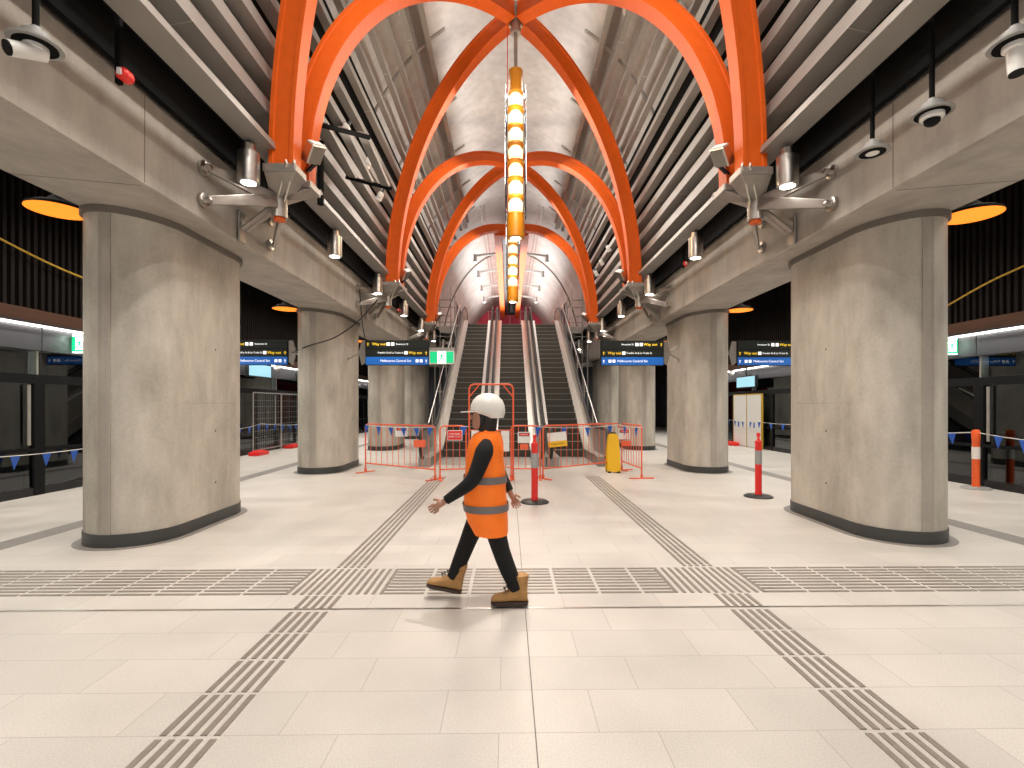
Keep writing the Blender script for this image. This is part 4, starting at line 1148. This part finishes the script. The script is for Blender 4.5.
def hand(base, d, pn, V, Eg, rad, parent_i, curl=.4, flip=1):
    d = d.normalized(); n_ = pn.normalized(); sd = d.cross(n_) * flip
    i0 = len(V); V.append(base + d * .05); rad.append((.032, .016)); Eg.append((parent_i, i0))
    for k, (o, ln) in enumerate(((-.030, .070), (-.010, .080), (.010, .075), (.030, .058))):
        a = base + d * .085 + sd * o; V.append(a); rad.append(.011); ia = len(V) - 1; Eg.append((i0, ia))
        b1 = a + (d * math.cos(curl) + n_ * math.sin(curl)) * ln * .5; V.append(b1); rad.append(.0088); Eg.append((ia, ia + 1))
        c1 = b1 + (d * math.cos(curl * 2.2) + n_ * math.sin(curl * 2.2)) * ln * .5; V.append(c1); rad.append(.0075); Eg.append((ia + 1, ia + 2))
    th = base + d * .035 - sd * .038 + n_ * .01; V.append(th); rad.append(.012); it = len(V) - 1; Eg.append((i0, it))
    V.append(th + (d * .8 - sd * .5 + n_ * .3).normalized() * .045); rad.append(.009); Eg.append((it, it + 1))
hand(Q(448, 496, yn - .04), Q(438, 503) - Q(448, 496), Vector((0, 1, 0)), V, Eg, rad, 7, .35)
hand(Q(510.5, 497, yf_ + .02), Q(516, 508) - Q(510.5, 497), Vector((0, -1, 0)), V, Eg, rad, 10, .55)
body = skin('body', V, Eg, rad, M['skin'], root)
# head: lofted skull with features, tilted slightly forward/down
b = B(); hc = Q(483.5, 414)
rows = []
for z, fx, bx2, w_ in ((-.125, -.055, .02, .030), (-.112, -.088, .035, .046), (-.085, -.096, .055, .060), (-.05, -.092, .085, .070), (-.01, -.092, .098, .076), (.03, -.094, .102, .078), (.07, -.085, .098, .074), (.10, -.06, .075, .058), (.118, -.02, .03, .03)):
    c = hc + Vector(((fx + bx2) / 2, 0, z)); rows.append((c, X_ * ((bx2 - fx) / 2), Yv * w_))
loft(b, rows, 24, p=2.2)
# nose, mouth, ears
b.rings([[hc + Vector((x_, y_2, z_)) for x_, y_2, z_ in r_] for r_ in (((-.09, -.018, -.052), (-.09, .018, -.052), (-.118, .008, -.045), (-.118, -.008, -.045)), ((-.088, -.009, .005), (-.088, .009, .005), (-.096, .004, .005), (-.096, -.004, .005)))])
b.rings([[hc + Vector((-.094 - .008 * k, y_2, z_)) for y_2, z_ in ((-.024, -.078), (.024, -.078), (.02, -.070), (-.02, -.070))] for k in (0, 1)])
o = b.obj('head', M['skin'], root, smooth=True); o.modifiers.new('s', 'SUBSURF').render_levels = 1; o.rotation_euler = (0, 0, 0)
b = B()
for e in (-1, 1): b.lathe([(.0, -.004), (.008, -.002), (.009, .003), (0, .006)], hc + Vector((-.090, e * .030, .0)), 12, 'X')
b.obj('eye', M['hair'], root, smooth=True)
b = B()
for e in (-1, 1): b.lathe([(.0, -.006), (.022, 0), (.026, .008), (.01, .014)], hc + Vector((.015, e * .078, -.03)), 12, 'Y')
b.obj('ear', M['skin'], root, smooth=True)
# hair / dark hood down to the collar
b = B(); rows = []
for z, fx, bx2, w_ in ((-.20, -.01, .11, .078), (-.16, -.03, .10, .068), (-.115, -.045, .105, .074), (-.07, -.048, .112, .084), (-.02, -.058, .116, .088), (.03, -.080, .116, .088), (.07, -.075, .11, .082)):
    c = hc + Vector(((fx + bx2) / 2, 0, z)); rows.append((c, X_ * ((bx2 - fx) / 2), Yv * w_))
loft(b, rows, 24, p=2.3); b.obj('hair', M['hair'], root, smooth=True)
# helmet
b = B(); rows = []; hh = Q(485, 407.5)
for z, fx, bx2, w_ in ((-.085, .02, .150, .10), (-.05, -.070, .162, .118), (-.02, -.122, .163, .124), (.02, -.118, .158, .122), (.06, -.100, .140, .108), (.095, -.065, .105, .080), (.115, -.020, .055, .040)):
    c = hh + Vector(((fx + bx2) / 2, 0, z)); rows.append((c, X_ * ((bx2 - fx) / 2), Yv * w_))
loft(b, rows, 28, p=2.0); b.obj('hard_hat', M['helmet'], root, smooth=True)
b = B(); pk = [(-.20, 0), (-.195, .045), (-.17, .08), (-.12, .10), (-.05, .118), (.02, .12), (.02, -.12), (-.05, -.118), (-.12, -.10), (-.17, -.08), (-.195, -.045)]
b.rings([[hh + Vector((x, y, -.030 + dz + (.012 if x < -.15 else .02) * 0 + x * .06)) for x, y in pk] for dz in (0, .009)]); b.obj('hat_peak', M['helmet'], root, smooth=True)
b = B().tube([hc + Vector((.01, -.086, .03)), hc + Vector((.01, -.084, -.06)), hc + Vector((-.03, -.05, -.12)), hc + Vector((-.045, 0, -.132))], .006, 6); b.obj('chin_strap', M['cloth'], root)
# collar
b = B(); loft(b, [(Q(489, 441), X_ * .085, Yv * .10), (Q(487.5, 432), X_ * .066, Yv * .068), (Q(487, 427), X_ * .062, Yv * .064)], 20); b.obj('collar', M['cloth'], root, smooth=True)
# vest
vr = []
for l, r_, y0_, dep in ((479, 498, 431, .09), (473, 501, 435, .165), (468, 502.5, 443, .195), (466, 503.5, 458, .185), (465, 505, 474, .178), (464, 506, 490, .18), (464, 507, 505, .188), (468, 508, 520, .195), (475, 508, 532, .195)):
    vr.append((Q((l + r_) / 2, y0_), X_ * ((r_ - l) / 2 / PS), Yv * dep))
b = B(); loft(b, vr, 36, p=2.3); vest = b.obj('hi_vis_vest', M['hivis'], root, smooth=True)
dm = vest.modifiers.new('folds', 'DISPLACE')
tx = bpy.data.textures.new('folds', 'CLOUDS'); tx.noise_scale = .12; dm.texture = tx; dm.strength = .022; dm.mid_level = .5
def vest_at(py):
    ys = [431, 435, 443, 458, 474, 490, 505, 520, 532]
    for i in range(8):
        if ys[i] <= py <= ys[i + 1]:
            t = (py - ys[i]) / (ys[i + 1] - ys[i]); return vr[i][0].lerp(vr[i + 1][0], t), vr[i][1].lerp(vr[i + 1][1], t), vr[i][2].lerp(vr[i + 1][2], t)
for y0_ in (478, 505.5):
    b = B(); rows = []
    for dy in (-3.5, 3.5):
        c, u, v = vest_at(y0_ + dy); rows.append((c, u * 1.035 + u.normalized() * .006, v * 1.05))
    loft(b, rows, 36, p=2.3, cap=False); b.obj('reflective_band', M['tape'], root, smooth=True)
b = B()
b.obj
for yy in (-.10, .10):
    b2 = B().tube([Q(470, 452, yy * 1.0), Q(476, 437, yy), Q(486, 431.5, yy * .95), Q(497, 437, yy), Q(502, 452, yy)], .018, 6)
    b2.obj('shoulder_tape', M['hivis'], root)
# sleeves
def limb(name, pts, rr, m, parent=root, n=16):
    b = B(); fp, fr = [], []
    for i in range(len(pts) - 1):
        for k in range(5):
            t = k / 5; fp.append(pts[i].lerp(pts[i + 1], t)); fr.append(rr[i] * (1 - t) + rr[i + 1] * t)
    fp.append(pts[-1]); fr.append(rr[-1])
    # soften the bend
    for _ in range(2):
        fp = [fp[0]] + [(fp[i - 1] + fp[i] * 2 + fp[i + 1]) / 4 for i in range(1, len(fp) - 1)] + [fp[-1]]
    b.tube(fp, fr, n); return b.obj(name, m, parent, smooth=True)
limb('sleeve', [Q(487, 441, yn + .03), Q(486, 448, yn - .015), Q(475, 477, yn - .075), Q(449.5, 495, yn - .042)], [.05, .072, .056, .036], M['cloth'])
limb('sleeve', [Q(489, 441, yf_ - .03), Q(488, 448, yf_ + .01), Q(499, 477, yf_ + .06), Q(509.5, 495, yf_ + .022)], [.05, .070, .056, .036], M['cloth'])
# trousers
b = B()
limb('trouser_leg', [Q(488, 495, -.07), Q(492, 515, -.08), Q(501.5, 549, -.09), Q(508, 566, -.09), Q(516, 585, -.09)], [.085, .088, .070, .066, .052], M['cloth'])
limb('trouser_leg', [Q(485, 495, .08), Q(479, 515, .085), Q(466.5, 545, .08), Q(459, 564, .08), Q(451.5, 581, .08)], [.085, .088, .070, .064, .050], M['cloth'])
b = B(); loft(b, [(Q(487, 488), X_ * .125, Yv * .165), (Q(487.5, 502), X_ * .128, Yv * .17), (Q(488, 514), X_ * .10, Yv * .15)], 24); b.obj('trouser_seat', M['cloth'], root, smooth=True)
# boots: built flat pointing -X then placed
def boot(loc, pitch):
    rt = bpy.data.objects.new('boot', None); COL.objects.link(rt)
    b = B(); rows = []
    # lengthwise loft from heel to toe; centre z and half height
    for x, zt, w_ in ((.072, .09, .028), (.064, .115, .040), (.03, .135, .046), (-.01, .135, .047), (-.05, .118, .046), (-.09, .088, .048), (-.13, .074, .051), (-.165, .066, .049), (-.188, .052, .036), (-.196, .040, .020)):
        z0 = .022; rows.append((Vector((x, 0, (z0 + zt) / 2)), Yv * w_, Zv * ((zt - z0) / 2)))
    loft(b, rows, 20, p=2.6)
    loft(b, [(Vector((.012, 0, .09)), X_ * .058, Yv * .046), (Vector((.014, 0, .15)), X_ * .060, Yv * .046), (Vector((.018, 0, .195)), X_ * .062, Yv * .050)], 20)
    up = b
    s2 = B(); ol = [(.078, .0), (.07, .034), (.03, .044), (-.05, .044), (-.12, .053), (-.17, .046), (-.198, .02), (-.198, -.02), (-.17, -.046), (-.12, -.053), (-.05, -.044), (.03, -.044), (.07, -.034)]
    s2.rings([[Vector((x, y, z)) for x, y in ol] for z in (0, .026)])
    return up, s2
BS = 1.08
for nm, loc, pitch in (('rear', Q(517.5, 605.2, -.08), 0), ('front', Q(450.5, 598.5, .08), 12)):
    loc.z = .012 if nm == 'rear' else .055
    up, so = boot(loc, pitch)
    mt = Matrix.Rotation(R(pitch), 3, 'Y')
    for bb in (up, so): bb.v = [tuple(mt @ (Vector(v) * BS) + loc) for v in bb.v]
    bo = up.obj('boot', M['boot'], root, smooth=True)
    so.obj('sole', M['sole'], bo)
    lc = B()
    for k in range(4):
        a = Vector((-.045 - .0 * k - .018 * k + .03, 0, .165 - .016 * k))
        lc.tube([mt @ (Vector((a.x - .02, -.03, a.z - .012)) * BS) + loc, mt @ (Vector((a.x - .035, 0, a.z + .0)) * BS) + loc, mt @ (Vector((a.x - .02, .03, a.z - .012)) * BS) + loc], .005, 5)
    lc.obj('laces', M['sole'], bo)
    cu = B(); loft(cu, [(mt @ (Vector((.018, 0, .185)) * BS) + loc, X_ * .069, Yv * .057), (mt @ (Vector((.018, 0, .215)) * BS) + loc, X_ * .067, Yv * .056)], 20); cu.obj('cuff', M['boot'], bo, smooth=True)
